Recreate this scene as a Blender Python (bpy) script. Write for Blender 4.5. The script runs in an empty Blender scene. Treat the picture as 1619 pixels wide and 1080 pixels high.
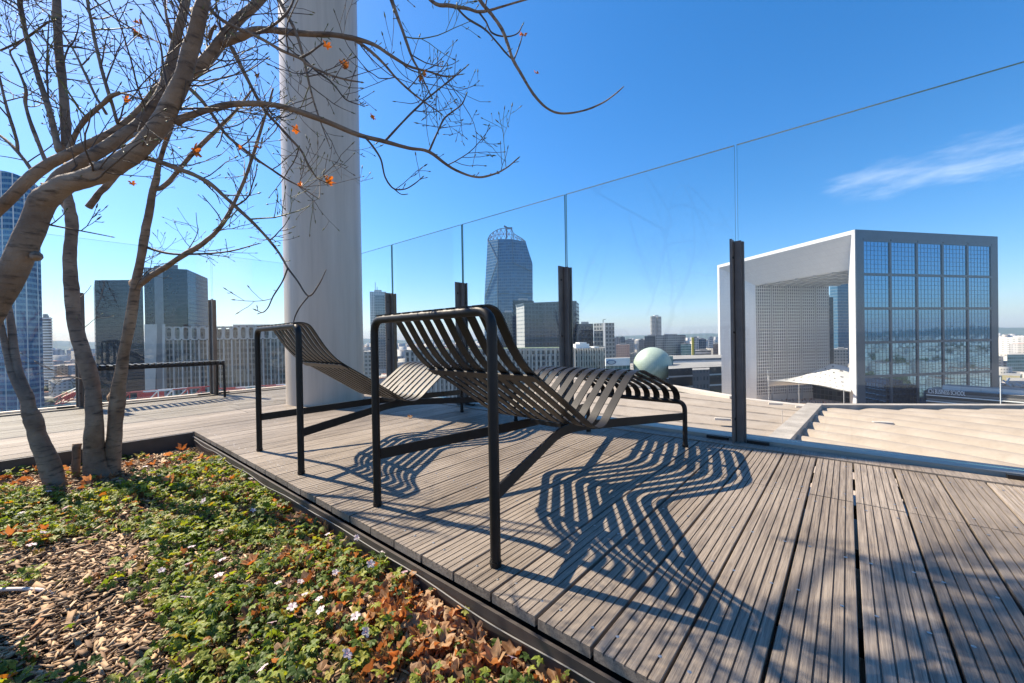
import bpy, bmesh, math, random
import numpy as np
from mathutils import Vector, Matrix
rnd = random.Random(11)
nrs = np.random.RandomState(5)
sc = bpy.context.scene
col = sc.collection

# ------------------------------------------------------------------ camera
FPX, YAW, ROLL, EYE, HZ = 629.6, math.radians(40.1), math.radians(0.95), 0.70, 536.0
R0 = np.array([math.cos(YAW), math.sin(YAW), 0.0])
F0 = np.array([-math.sin(YAW), math.cos(YAW), 0.0])
U0 = np.array([0, 0, 1.0])
PIT = -(540 - HZ) / FPX
FW = F0 * math.cos(PIT) + U0 * math.sin(PIT)
UQ = U0 * math.cos(PIT) - F0 * math.sin(PIT)
RT = math.cos(ROLL) * R0 - math.sin(ROLL) * UQ
UP = math.sin(ROLL) * R0 + math.cos(ROLL) * UQ
EYEP = np.array([0, 0, EYE])
cd = bpy.data.cameras.new('camera'); cam = bpy.data.objects.new('camera', cd); col.objects.link(cam)
cd.sensor_width = 36.0; cd.lens = 36.0 * FPX / 1619.0
cd.clip_start = 0.02; cd.clip_end = 40000
cam.matrix_world = Matrix(((RT[0], UP[0], -FW[0], 0), (RT[1], UP[1], -FW[1], 0), (RT[2], UP[2], -FW[2], EYE), (0, 0, 0, 1)))
sc.camera = cam

def ray(x, y): return FW + RT * ((x - 809.5) / FPX) + UP * ((540 - y) / FPX)
def at(x, y, d): return EYEP + ray(x, y) * d
def onz(x, y, z=0.0):
    r = ray(x, y); return EYEP + r * ((z - EYE) / r[2])
def proj(P):
    v = np.asarray(P) - EYEP; z = v @ FW
    return 809.5 + FPX * (v @ RT) / z, 540 - FPX * (v @ UP) / z

# ------------------------------------------------------------------ sky, sun, exposure
SUN_EL, SUN_AZ = math.radians(46.4), math.atan2(-0.164, -0.735)
sd = np.array([math.cos(SUN_EL) * math.cos(SUN_AZ), math.cos(SUN_EL) * math.sin(SUN_AZ), math.sin(SUN_EL)])
w = bpy.data.worlds.new('World'); sc.world = w; w.use_nodes = True
nt = w.node_tree; nt.nodes.clear()
out = nt.nodes.new('ShaderNodeOutputWorld'); bg = nt.nodes.new('ShaderNodeBackground')
sky = nt.nodes.new('ShaderNodeTexSky'); sky.sky_type = 'NISHITA'; sky.sun_disc = False
sky.sun_elevation = SUN_EL; sky.sun_rotation = math.pi / 2 - SUN_AZ
sky.altitude = 100; sky.air_density = 1.1; sky.dust_density = 0.6; sky.ozone_density = 4.5
bg.inputs['Strength'].default_value = 0.086
tc = nt.nodes.new('ShaderNodeTexCoord')
def wn(t, **k):
    n = nt.nodes.new(t)
    for a, b in k.items(): setattr(n, a, b)
    return n
def vdot(vec):
    n = wn('ShaderNodeVectorMath', operation='DOT_PRODUCT'); nt.links.new(tc.outputs['Generated'], n.inputs[0])
    n.inputs[1].default_value = tuple(vec); return n.outputs['Value']
def wm(op, a, b=None):
    n = wn('ShaderNodeMath', operation=op)
    for i, v in enumerate((a, b)):
        if v is None: continue
        if isinstance(v, (int, float)): n.inputs[i].default_value = v
        else: nt.links.new(v, n.inputs[i])
    return n.outputs[0]
cc = ray(1500, 262); cc = cc / np.linalg.norm(cc)
e1c = ray(1619, 228) - ray(1330, 294); e1c -= cc * (e1c @ cc); e1c /= np.linalg.norm(e1c)
e2c = np.cross(e1c, cc)
ca = wm('DIVIDE', vdot(e1c), vdot(cc)); cb = wm('DIVIDE', vdot(e2c), vdot(cc))
comb = wn('ShaderNodeCombineXYZ'); nt.links.new(wm('MULTIPLY', ca, 5.0), comb.inputs[0]); nt.links.new(wm('MULTIPLY', cb, 22.0), comb.inputs[1])
nz = wn('ShaderNodeTexNoise'); nz.inputs['Scale'].default_value = 1.6; nz.inputs['Detail'].default_value = 7; nz.inputs['Roughness'].default_value = .62
nt.links.new(comb.outputs[0], nz.inputs['Vector'])
edge = wm('SUBTRACT', 1.0, wm('ADD', wm('POWER', wm('ABSOLUTE', wm('DIVIDE', cb, 0.046)), 2.0), wm('POWER', wm('ABSOLUTE', wm('DIVIDE', ca, 0.185)), 4.0)))
front = wm('GREATER_THAN', vdot(cc), 0.1)
cm = wm('ADD', edge, wm('MULTIPLY', wm('SUBTRACT', nz.outputs['Fac'], 0.55), 3.2))
mr = wn('ShaderNodeMapRange'); mr.interpolation_type = 'SMOOTHSTEP'; nt.links.new(cm, mr.inputs[0])
mr.inputs[1].default_value = 0.1; mr.inputs[2].default_value = 2.0; mr.inputs[3].default_value = 0; mr.inputs[4].default_value = 0.46
mx = wn('ShaderNodeMix', data_type='RGBA'); nt.links.new(wm('MULTIPLY', mr.outputs[0], front), mx.inputs[0])
hs = wn('ShaderNodeHueSaturation'); hs.inputs['Saturation'].default_value = 1.30; hs.inputs['Hue'].default_value = .491; nt.links.new(sky.outputs[0], hs.inputs['Color']); tn = wn('ShaderNodeMix', data_type='RGBA', blend_type='MULTIPLY'); tn.inputs[0].default_value = 1; nt.links.new(hs.outputs[0], tn.inputs[6]); tn.inputs[7].default_value = (.93, .945, 1.12, 1); nt.links.new(tn.outputs[2], mx.inputs[6]); mx.inputs[7].default_value = (7.5, 7.9, 8.4, 1)
nt.links.new(mx.outputs[2], bg.inputs['Color']); nt.links.new(bg.outputs[0], out.inputs[0])
sl = bpy.data.lights.new('sun', 'SUN'); sl.energy = 5.0; sl.angle = math.radians(0.55); sl.color = (1.0, 0.87, 0.69)
so = bpy.data.objects.new('sun', sl); col.objects.link(so)
so.rotation_mode = 'QUATERNION'; so.rotation_quaternion = Vector(sd).to_track_quat('Z', 'Y')
so.location = (0, 0, 30)
sc.view_settings.view_transform = 'Standard'; sc.view_settings.look = 'None'
sc.view_settings.exposure = 1.12; sc.view_settings.gamma = 1.0
sc.cycles.transparent_max_bounces = 24; sc.cycles.max_bounces = 8
sc.cycles.use_adaptive_sampling = True

# ------------------------------------------------------------------ helpers
def tag(o, label=None, cat=None, group=None, kind=None):
    if label: o['label'] = label
    if cat: o['category'] = cat
    if group: o['group'] = group
    if kind: o['kind'] = kind
    return o
def empty(name, loc, label, cat, group=None, rz=0):
    o = bpy.data.objects.new(name, None); col.objects.link(o); o.location = tuple(loc); o.rotation_euler = (0, 0, rz)
    o.empty_display_size = .2
    return tag(o, label, cat, group)
class MB:
    def __init__(s): s.v = []; s.f = []; s.m = []; s.n = 0
    def add(s, verts, faces, mi=0):
        verts = np.asarray(verts, float).reshape(-1, 3)
        s.v.append(verts)
        for f in faces: s.f.append(tuple(i + s.n for i in f)); s.m.append(mi)
        s.n += len(verts); return s
    def box(s, lo, hi, mi=0, M=None):
        x0, y0, z0 = lo; x1, y1, z1 = hi
        v = np.array([(x0,y0,z0),(x1,y0,z0),(x1,y1,z0),(x0,y1,z0),(x0,y0,z1),(x1,y0,z1),(x1,y1,z1),(x0,y1,z1)], float)
        if M is not None: v = np.array([M(p) for p in v])
        return s.add(v, [(0,3,2,1),(4,5,6,7),(0,1,5,4),(1,2,6,5),(2,3,7,6),(3,0,4,7)], mi)
    def bar(s, a, b, wd, ht, mi=0, up=(0,0,1)):
        a = np.asarray(a, float); b = np.asarray(b, float); d = b - a; L = np.linalg.norm(d); d /= L
        u = np.asarray(up, float); sdv = np.cross(d, u)
        if np.linalg.norm(sdv) < 1e-4: sdv = np.cross(d, (1, 0, 0))
        sdv /= np.linalg.norm(sdv); u = np.cross(sdv, d)
        return s.box((-wd/2, 0, -ht/2), (wd/2, L, ht/2), mi, lambda p: a + sdv*p[0] + d*p[1] + u*p[2])
    def tube(s, pts, rad, n=8, mi=0, cap=True):
        P = np.asarray(pts, float); k = len(P)
        r = np.full(k, rad) if np.isscalar(rad) else np.asarray(rad, float)
        T = np.gradient(P, axis=0); T /= np.maximum(np.linalg.norm(T, axis=1), 1e-9)[:, None]
        ref = np.array([0.13, 0.21, 0.97]) if abs(T[0][2]) < .9 else np.array([1.0, .1, .05])
        x = np.cross(T[0], ref); x /= np.linalg.norm(x)
        ang = np.arange(n) * 2 * math.pi / n; ca_, sa_ = np.cos(ang)[:, None], np.sin(ang)[:, None]
        V = []
        for i in range(k):
            x = x - T[i] * (x @ T[i]); x /= np.linalg.norm(x); y = np.cross(T[i], x)
            V.append(P[i] + r[i] * (ca_ * x + sa_ * y))
        F = []
        for i in range(k - 1):
            for j in range(n):
                a = i*n + j; b = i*n + (j+1) % n
                F.append((a, b, b + n, a + n))
        if cap: F.append(tuple(range(n - 1, -1, -1))); F.append(tuple(range((k-1)*n, k*n)))
        return s.add(np.concatenate(V), F, mi)
    def sweep(s, path, prof, closed=True, mi=0, up=(0,0,1)):
        # prof: 2-D outline (side, up); path: 3-D points
        P = np.asarray(path, float); T = np.gradient(P, axis=0); T /= np.linalg.norm(T, axis=1)[:, None]
        V = []; n = len(prof); u0 = np.asarray(up, float)
        for i in range(len(P)):
            sv = np.cross(T[i], u0); sv /= np.linalg.norm(sv); uv = np.cross(sv, T[i])
            for (a, b) in prof: V.append(P[i] + sv*a + uv*b)
        F = [(i*n+j, i*n+(j+1) % n, (i+1)*n+(j+1) % n, (i+1)*n+j) for i in range(len(P)-1) for j in range(n)]
        F.append(tuple(range(n-1, -1, -1))); F.append(tuple(range((len(P)-1)*n, len(P)*n)))
        return s.add(V, F, mi)
    def build(s, name, mats, parent=None, smooth=False, uv=False, recalc=False, abslocal=False):
        me = bpy.data.meshes.new(name)
        V = np.concatenate(s.v) if s.v else np.zeros((0, 3))
        if parent is not None and not abslocal: V = V - np.array(root_loc(parent))
        me.from_pydata(V.tolist(), [], s.f)
        if not isinstance(mats, (list, tuple)): mats = [mats]
        for m in mats: me.materials.append(m)
        if len(mats) > 1: me.polygons.foreach_set('material_index', s.m)
        if recalc:
            bm = bmesh.new(); bm.from_mesh(me); bmesh.ops.recalc_face_normals(bm, faces=bm.faces); bm.to_mesh(me); bm.free()
        if smooth:
            me.polygons.foreach_set('use_smooth', [True] * len(me.polygons))
            if smooth is not True:
                try: me.set_sharp_from_angle(angle=smooth)
                except Exception: pass
        if uv: auto_uv(me)
        me.update()
        o = bpy.data.objects.new(name, me); col.objects.link(o)
        if parent is not None: o.parent = parent
        return o
def root_loc(p):
    L = Vector((0, 0, 0))
    while p is not None: L = L + p.location; p = p.parent
    return L
def auto_uv(me):
    L = me.uv_layers.new(name='UVMap').data
    vs = me.vertices
    for p in me.polygons:
        n = p.normal
        if abs(n.z) > .9:
            for li in p.loop_indices:
                c = vs[me.loops[li].vertex_index].co; L[li].uv = (c.x * .31, c.y * .31)
            continue
        t = Vector((-n.y, n.x, 0)).normalized()
        us = [vs[me.loops[li].vertex_index].co.dot(t) for li in p.loop_indices]; m0 = min(us)
        for li, u in zip(p.loop_indices, us): L[li].uv = (u - m0, vs[me.loops[li].vertex_index].co.z + 100)
def kids(o): return [c for c in bpy.data.objects if c.parent == o]
def copy_tree(o, parent=None):
    c = o.copy(); col.objects.link(c)
    if parent is not None: c.parent = parent
    for ch in kids(o): copy_tree(ch, c)
    return c
def smooth_path(pts, rad=None, sub=5):
    P = np.asarray(pts, float); k = len(P); A = np.vstack([2*P[0]-P[1], P, 2*P[-1]-P[-2]])
    r = None if rad is None else np.asarray(rad, float)
    out_, ro = [], []
    for i in range(k - 1):
        p0, p1, p2, p3 = A[i], A[i+1], A[i+2], A[i+3]
        for j in range(sub):
            t = j / sub
            out_.append(.5*((2*p1) + (-p0+p2)*t + (2*p0-5*p1+4*p2-p3)*t*t + (-p0+3*p1-3*p2+p3)*t**3))
            if r is not None: ro.append(r[i]*(1-t) + r[i+1]*t)
    out_.append(P[-1])
    if r is not None: ro.append(r[-1]); return np.array(out_), np.array(ro)
    return np.array(out_)
def fillet(pts, r, n=6):
    P = [np.asarray(p, float) for p in pts]; res = [P[0]]
    for i in range(1, len(P)-1):
        a, b, c = P[i-1], P[i], P[i+1]; d1 = (a-b)/np.linalg.norm(a-b); d2 = (c-b)/np.linalg.norm(c-b)
        s_, e_ = b + d1*r, b + d2*r
        for j in range(n+1):
            t = j/n; res.append((1-t)**2*s_ + 2*t*(1-t)*b + t*t*e_)
    res.append(P[-1]); return np.array(res)

# ------------------------------------------------------------------ materials
def mat(name):
    m = bpy.data.materials.new(name); m.use_nodes = True
    t = m.node_tree; b = t.nodes['Principled BSDF']
    return m, t, b
def N(t, ty, **k):
    n = t.nodes.new(ty)
    for a, b in k.items():
        if a[0] == '_': n.inputs[a[1:]].default_value = b
        else: setattr(n, a, b)
    return n
def M_(t, op, *args):
    n = t.nodes.new('ShaderNodeMath'); n.operation = op
    for i, v in enumerate(args):
        if isinstance(v, (int, float)): n.inputs[i].default_value = v
        else: t.links.new(v, n.inputs[i])
    return n.outputs[0]
def MIX(t, f, a, b, blend='MIX'):
    n = t.nodes.new('ShaderNodeMix'); n.data_type = 'RGBA'; n.blend_type = blend
    for i, v in ((0, f), (6, a), (7, b)):
        if isinstance(v, (int, float)): n.inputs[i].default_value = v
        elif isinstance(v, tuple): n.inputs[i].default_value = v if len(v) == 4 else v + (1,)
        else: t.links.new(v, n.inputs[i])
    return n.outputs[2]
def RAMP(t, f, stops):
    n = t.nodes.new('ShaderNodeValToRGB'); e = n.color_ramp.elements
    while len(e) < len(stops): e.new(.5)
    for i, (p, c) in enumerate(stops): e[i].position = p; e[i].color = c + (1,) if len(c) == 3 else c
    t.links.new(f, n.inputs[0]); return n.outputs[0]
def OBJ(t, sx=1, sy=1, sz=1, src='Object'):
    c = N(t, 'ShaderNodeTexCoord'); mp = N(t, 'ShaderNodeMapping'); mp.inputs['Scale'].default_value = (sx, sy, sz)
    t.links.new(c.outputs[src], mp.inputs[0]); return mp.outputs[0]
def NOISE(t, vec, scale, detail=4, rough=.55):
    n = N(t, 'ShaderNodeTexNoise', _Scale=scale, _Detail=detail, _Roughness=rough)
    t.links.new(vec, n.inputs['Vector']); return n.outputs['Fac']
def BUMP(t, b, h, strength=.3, dist=.01):
    n = N(t, 'ShaderNodeBump', _Strength=strength, _Distance=dist); t.links.new(h, n.inputs['Height']); t.links.new(n.outputs[0], b.inputs['Normal'])
def plain(name, c, rough=.6, metal=0.0, var=.12, scale=6, bump=0.0, bscale=60):
    m, t, b = mat(name); v = OBJ(t)
    f = NOISE(t, v, scale, 5)
    lo = tuple(x*(1-var) for x in c); hi = tuple(min(1, x*(1+var)) for x in c)
    t.links.new(RAMP(t, f, [(.3, lo), (.7, hi)]), b.inputs['Base Color'])
    b.inputs['Roughness'].default_value = rough; b.inputs['Metallic'].default_value = metal
    if bump: BUMP(t, b, NOISE(t, v, bscale, 4), bump, .005)
    return m
def island(name, stops, rough=.7, nscale=40, trans=None, bump=.3, spec=.5):
    m, t, b = mat(name); g = N(t, 'ShaderNodeNewGeometry')
    c = RAMP(t, g.outputs['Random Per Island'], stops)
    v = OBJ(t); f = NOISE(t, v, nscale, 4)
    c = MIX(t, M_(t, 'MULTIPLY', M_(t, 'POWER', f, 2.0), .7), c, (.02, .016, .012))
    t.links.new(c, b.inputs['Base Color']); b.inputs['Roughness'].default_value = rough
    b.inputs['Specular IOR Level'].default_value = spec
    if bump: BUMP(t, b, NOISE(t, v, nscale*3, 3), bump, .002)
    if trans:
        tr = N(t, 'ShaderNodeBsdfTranslucent'); t.links.new(MIX(t, 1.0, c, trans, 'MULTIPLY'), tr.inputs[0])
        ms = N(t, 'ShaderNodeMixShader', _Fac=.36); o = t.nodes['Material Output']
        t.links.new(b.outputs[0], ms.inputs[1]); t.links.new(tr.outputs[0], ms.inputs[2]); t.links.new(ms.outputs[0], o.inputs[0])
    return m
def facade(name, wall, glass, bw, fh, fw=.7, fg=.6, rough=.15, var=.5, wr=.75, lit=None):
    m, t, b = mat(name)
    u = N(t, 'ShaderNodeUVMap'); s = N(t, 'ShaderNodeSeparateXYZ'); t.links.new(u.outputs[0], s.inputs[0])
    cu = M_(t, 'DIVIDE', s.outputs[0], bw); cv = M_(t, 'DIVIDE', s.outputs[1], fh)
    fu = M_(t, 'FRACT', cu); fv = M_(t, 'FRACT', cv)
    mk = M_(t, 'MULTIPLY', M_(t, 'LESS_THAN', M_(t, 'ABSOLUTE', M_(t, 'SUBTRACT', fu, .5)), fw/2), M_(t, 'LESS_THAN', M_(t, 'ABSOLUTE', M_(t, 'SUBTRACT', fv, .5)), fg/2))
    cb_ = N(t, 'ShaderNodeCombineXYZ'); t.links.new(M_(t, 'FLOOR', cu), cb_.inputs[0]); t.links.new(M_(t, 'FLOOR', cv), cb_.inputs[1])
    wn_ = N(t, 'ShaderNodeTexWhiteNoise', noise_dimensions='2D'); t.links.new(cb_.outputs[0], wn_.inputs['Vector'])
    g2 = lit or tuple(min(1, x*2.2 + .02) for x in glass)
    gc = MIX(t, M_(t, 'MULTIPLY', M_(t, 'POWER', wn_.outputs['Value'], 2.0), var), glass, g2)
    vv = OBJ(t); nf = NOISE(t, vv, .08, 4)
    wc = MIX(t, nf, tuple(x*.8 for x in wall), tuple(min(1, x*1.15) for x in wall))
    t.links.new(MIX(t, mk, wc, gc), b.inputs['Base Color'])
    t.links.new(M_(t, 'ADD', M_(t, 'MULTIPLY', mk, rough - wr), wr), b.inputs['Roughness'])
    b.inputs['Specular IOR Level'].default_value = .3
    BUMP(t, b, M_(t, 'SUBTRACT', 1.0, mk), .35, .2)
    return m
# ------------------------------------------------------------------ the terrace: deck, curb, bed
def wood(name, stops, sy=1.0):
    m, t, b = mat(name); g = N(t, 'ShaderNodeNewGeometry')
    c = RAMP(t, g.outputs['Random Per Island'], stops)
    gr = NOISE(t, OBJ(t, 130, 3.2, 130), 1.0, 7, .7); fine = NOISE(t, OBJ(t, 520, 9, 520), 1.0, 4, .7)
    blot = NOISE(t, OBJ(t, 3.1, 1.3, 3), 1.0, 5, .6)
    c = MIX(t, RAMP(t, gr, [(.36, (.88, .88, .88)), (.62, (.06, .06, .06))]), c, (.075, .058, .046))
    c = MIX(t, RAMP(t, blot, [(.38, (0, 0, 0)), (.72, (.45, .45, .45))]), c, (.40, .34, .28))
    c = MIX(t, RAMP(t, fine, [(.52, (0, 0, 0)), (.68, (.7, .7, .7))]), c, (.055, .043, .035))
    t.links.new(c, b.inputs['Base Color']); b.inputs['Roughness'].default_value = .62
    b.inputs['Specular IOR Level'].default_value = .35
    BUMP(t, b, M_(t, 'ADD', gr, M_(t, 'MULTIPLY', fine, .7)), .55, .0025)
    return m
WOOD = wood('weathered_wood', [(0, (.175, .140, .105)), (.3, (.26, .212, .162)), (.7, (.315, .26, .204)), (1, (.43, .362, .29))])
EDGEMETAL = plain('edging_metal', (.06, .049, .042), .5, .0, .25, 9, .06, 300)
DARKMETAL = plain('dark_bronze_metal', (.135, .112, .098), .5, .0, .2, 9, .06, 300)
BLACKMETAL = plain('black_powder_coat', (.0125, .0112, .0104), .46, 0, .22, 14, .05, 900)
BLACKMETAL.node_tree.nodes['Principled BSDF'].inputs['Specular IOR Level'].default_value = .28
ALU = plain('pale_base_channel', (.43, .375, .31), .65, 0, .12, 5)
SCREW = plain('steel_screw', (.5, .48, .45), .35, .9)
SOIL = plain('dark_soil', (.045, .031, .022), .95, 0, .5, 30, .6, 90)
PITCH, BX0 = .1555, .0185
FY = 2.96                       # glass line of the long fence
prof = []
def board_profile():
    wd = PITCH - .0085; n = 6; rib = wd / n; g = .0042; p = [(-wd/2, -.027), (-wd/2, -.0015), (-wd/2 + .0015, 0)]
    for k in range(1, n):
        c = -wd/2 + rib*k
        p += [(c - g/2, 0), (c - g/2 + .0006, -.0055), (c + g/2 - .0006, -.0055), (c + g/2, 0)]
    p += [(wd/2 - .0015, 0), (wd/2, -.0015), (wd/2, -.027)]
    return p
BP = board_profile()
mb = MB(); scr = MB()
def board(xc, y0, y1):
    dz = rnd.uniform(-.0011, .0006); tl = rnd.uniform(-.004, .004); dx = rnd.uniform(-.001, .001)
    ys = (y0 + rnd.uniform(0, .002), y1 - rnd.uniform(0, .002)); n = len(BP); V = []
    for y in ys: V += [(xc + dx + a, y, b + dz + a*tl) for a, b in BP]
    F = [(j, (j+1) % n, n + (j+1) % n, n + j) for j in range(n)] + [tuple(range(n-1, -1, -1)), tuple(range(n, 2*n))]
    mb.add(V, F)
def screws(xc, y):
    for s in (-.047, .047):
        c = np.array([xc + s + rnd.uniform(-.005, .005), y + rnd.uniform(-.012, .012), .0006])
        k = 8; V = [c + (math.cos(i*2*math.pi/k)*.0046, math.sin(i*2*math.pi/k)*.0046, 0) for i in range(k)] + [c + (0, 0, .0008)]
        scr.add(V, [(i, (i+1) % k, k) for i in range(k)])
k0, k1 = int((-6.62 - BX0)/PITCH), int((3.6 - BX0)/PITCH)
for k in range(k0, k1 + 1):
    xc = BX0 + PITCH*(k + .5)
    if xc < -3.99:
        off = rnd.choice([0, .0, .3]) ; ys = [-4.2, -2.4 + off, -.55, 1.35 + off*.3, 2.815]
    else: ys = [.79, 2.163, 2.815]
    for a, b in zip(ys, ys[1:]): board(xc, a + .0025, b)
    if xc > -4.2:
        for y in (.86, 1.33, 1.62, 2.08, 2.24, 2.72):
            screws(xc, y)
deck = tag(mb.build('deck', WOOD), kind='structure')
s_ = scr.build('deck_screws', SCREW, deck); s_['kind'] = 'stuff'
mb = MB(); mb.box((-6.66, 2.822, -.05), (3.7, 2.925, .006))
mb.box((-6.73, -4.2, -.05), (-6.632, 2.815, .004))
tag(mb.build('deck_edge_beam', WOOD), kind='structure')
mb = MB(); mb.box((-7.3, -14, -53), (9, 3.36, -.34)); 
tag(mb.build('terrace_block', plain('terrace_concrete', (.3, .29, .27), .8)), 'long concrete building carrying the roof terrace', 'building')
# joists below the boards and the metal edging of the bed
mb = MB()
for y in (.84, 1.35, 1.85, 2.33, 2.75): mb.box((-3.95, y - .025, -.12), (3.6, y + .025, -.075))
tag(mb.build('deck_joist', plain('joist_wood', (.02, .016, .013), .9)), kind='structure')
edging = empty('planter_edging', (-3.97, .78, -.1), 'dark metal edging plate round the planted bed', 'edging')
mb = MB(); mb.box((-3.968, .772, -.34), (3.6, .782, -.0305)); mb.box((-3.978, -4.2, -.34), (-3.962, .7715, .004))
mb.build('edging_plate', EDGEMETAL, edging)
mb = MB(); xs = np.arange(-3.9, 1.2, .06)
mb.tube([(x, .766 + .003*math.sin(x*9) , -.052 + .006*math.sin(x*3.1) + .004*math.sin(x*11)) for x in xs], .0022, 5)
mb.build('liner_rim', plain('pale_liner', (.15, .14, .125), .5), edging)

# ------------------------------------------------------------------ glass fences
m, t, b = mat('fence_glass'); o_ = t.nodes['Material Output']; t.nodes.remove(b)
tr = N(t, 'ShaderNodeBsdfTransparent'); tr.inputs[0].default_value = (.955, .975, .972, 1)
gl = N(t, 'ShaderNodeBsdfGlossy'); gl.inputs['Roughness'].default_value = .015; gl.inputs[0].default_value = (.95, 1, .99, 1)
g = N(t, 'ShaderNodeNewGeometry'); dt = N(t, 'ShaderNodeVectorMath', operation='DOT_PRODUCT')
t.links.new(g.outputs['Incoming'], dt.inputs[0]); t.links.new(g.outputs['Normal'], dt.inputs[1])
sch = M_(t, 'ADD', .035, M_(t, 'MULTIPLY', .9, M_(t, 'POWER', M_(t, 'SUBTRACT', 1.0, M_(t, 'ABSOLUTE', dt.outputs['Value'])), 5.7)))
df = N(t, 'ShaderNodeBsdfDiffuse'); df.inputs[0].default_value = (.55, .58, .58, 1)
dirt = NOISE(t, OBJ(t, 1.2, 1.2, .5), 2.5, 6, .65)
ms0 = N(t, 'ShaderNodeMixShader'); t.links.new(M_(t, 'MULTIPLY', dirt, .016), ms0.inputs[0])
t.links.new(tr.outputs[0], ms0.inputs[1]); t.links.new(df.outputs[0], ms0.inputs[2])
ms = N(t, 'ShaderNodeMixShader'); t.links.new(sch, ms.inputs[0]); t.links.new(ms0.outputs[0], ms.inputs[1]); t.links.new(gl.outputs[0], ms.inputs[2])
t.links.new(ms.outputs[0], o_.inputs[0]); GLASS = m
GEDGE, t, b = mat('glass_edge'); b.inputs['Base Color'].default_value = (.15, .29, .24, 1); b.inputs['Roughness'].default_value = .2
ZT, ZB = 1.945, .045
def panel(parent, p0, p1, th=.0165):
    a = np.array(p0, float); c = np.array(p1, float); d = (c - a)/np.linalg.norm(c - a); n = np.array([-d[1], d[0]]) * th/2
    q = [a - n, c - n, c + n, a + n]; V = [(*p[:2], ZB) for p in q] + [(*p[:2], ZT) for p in q]
    mb = MB(); mb.add(V, [(0,1,5,4), (2,3,7,6)], 0); mb.add(V, [(0,3,2,1), (4,5,6,7), (1,2,6,5), (3,0,4,7)], 1)
    return mb.build('glass_panel', [GLASS, GEDGE], parent)
def post(parent, x, y, along):           # along: unit vector of the fence
    A = np.array([*along, 0.0]); Nn = np.array([A[1], -A[0], 0.0])   # Nn points to the terrace side
    T = lambda p: np.array([x, y, 0]) + A*p[0] + Nn*p[1] + np.array([0, 0, p[2]])
    mb = MB()
    mb.box((-.024, .0165, -.03), (-.012, .098, 1.318), 0, T)     # fin standing towards the terrace
    mb.box((-.040, .0130, -.03), (.040, .0162, 1.308), 0, T)     # flange on the glass
    mb.box((-.008, .0165, -.03), (.030, .036, 1.312), 0, T)
    mb.box((-.043, -.030, -.06), (.037, -.019, 1.312), 0, T)
    o = mb.build('post', DARKMETAL, parent)
    for z in (.16, .72, 1.20):
        bo = MB(); bo.tube([T((-.0118, .070, z)), T((-.006, .070, z))], .008, 8); bo.build('bolt', BLACKMETAL, o)
    for q0, q1 in ((-.19, -.0565), (.0505, .17)):
        mb = MB(); mb.box((q0, .018, .008), (q1, .045, .026), 0, T); mb.build('clamp_bar', BLACKMETAL, o)
fr = empty('glass_fence', (-.5, FY, 0), 'long glass balustrade behind the two loungers, on dark metal posts', 'fence')
px_ = [2.07, .76, -.549, -1.860, -3.170, -4.50, -5.80]
ends = [3.4] + px_ + [-6.74]
for x in px_: post(fr, x, FY, (1, 0))
for a, b_ in zip(ends, ends[1:]): panel(fr, (b_ + .007, FY), (a - .007, FY))
mb = MB(); mb.box((-6.8, FY - .034, -.05), (3.6, FY - .0125, -.012)); mb.build('inner_rail', SOIL, fr); mb = MB(); mb.box((-6.8, FY + .0125, -.06), (3.6, FY + .16, .022)); mb.build('base_rail', ALU, fr)
fl = empty('glass_fence', (-6.75, 1, 0), 'shorter glass balustrade behind the slatted bench', 'fence')
LX = -6.75
py_ = [1.56, .305, -.95, -2.2]
ends = [2.94] + py_ + [-3.5]
for y in py_: post(fl, LX, y, (0, 1))
for a, b_ in zip(ends, ends[1:]): panel(fl, (LX, b_ + .007), (LX, a - .007))
mb = MB(); mb.box((LX + .0125, -4.2, -.05), (LX + .028, 2.9, .012)); mb.box((LX - .1, -4.2, -.06), (LX - .0125, 2.9, .02)); mb.build('base_rail', ALU, fl)

# ------------------------------------------------------------------ the white column
m, t, b = mat('column_paint'); v = OBJ(t)
st = NOISE(t, OBJ(t, 5, 5, .3), 2.0, 7, .65)
t.links.new(RAMP(t, st, [(.25, (.42, .355, .285)), (.5, (.51, .435, .355)), (.75, (.565, .49, .405))]), b.inputs['Base Color']); b.inputs['Roughness'].default_value = .35
BUMP(t, b, NOISE(t, v, 120, 2), .04, .004)
pc = at(514.6, 540, 4.78); mb = MB(); n = 96; PR = .425
for z0, z1, r in ((-.03, 2.598, PR), (2.604, 6.2, PR)):
    mb.tube([(pc[0], pc[1], z0), (pc[0], pc[1], z0 + .002), (pc[0], pc[1], z1 - .002), (pc[0], pc[1], z1)], [r, r, r, r], n)
mb.tube([(pc[0], pc[1], 2.5), (pc[0], pc[1], 2.7)], [PR - .004]*2, n)
colm = tag(mb.build('round_column', m, smooth=math.radians(30)), 'thick round white column rising from the deck out of view', 'column')

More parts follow.
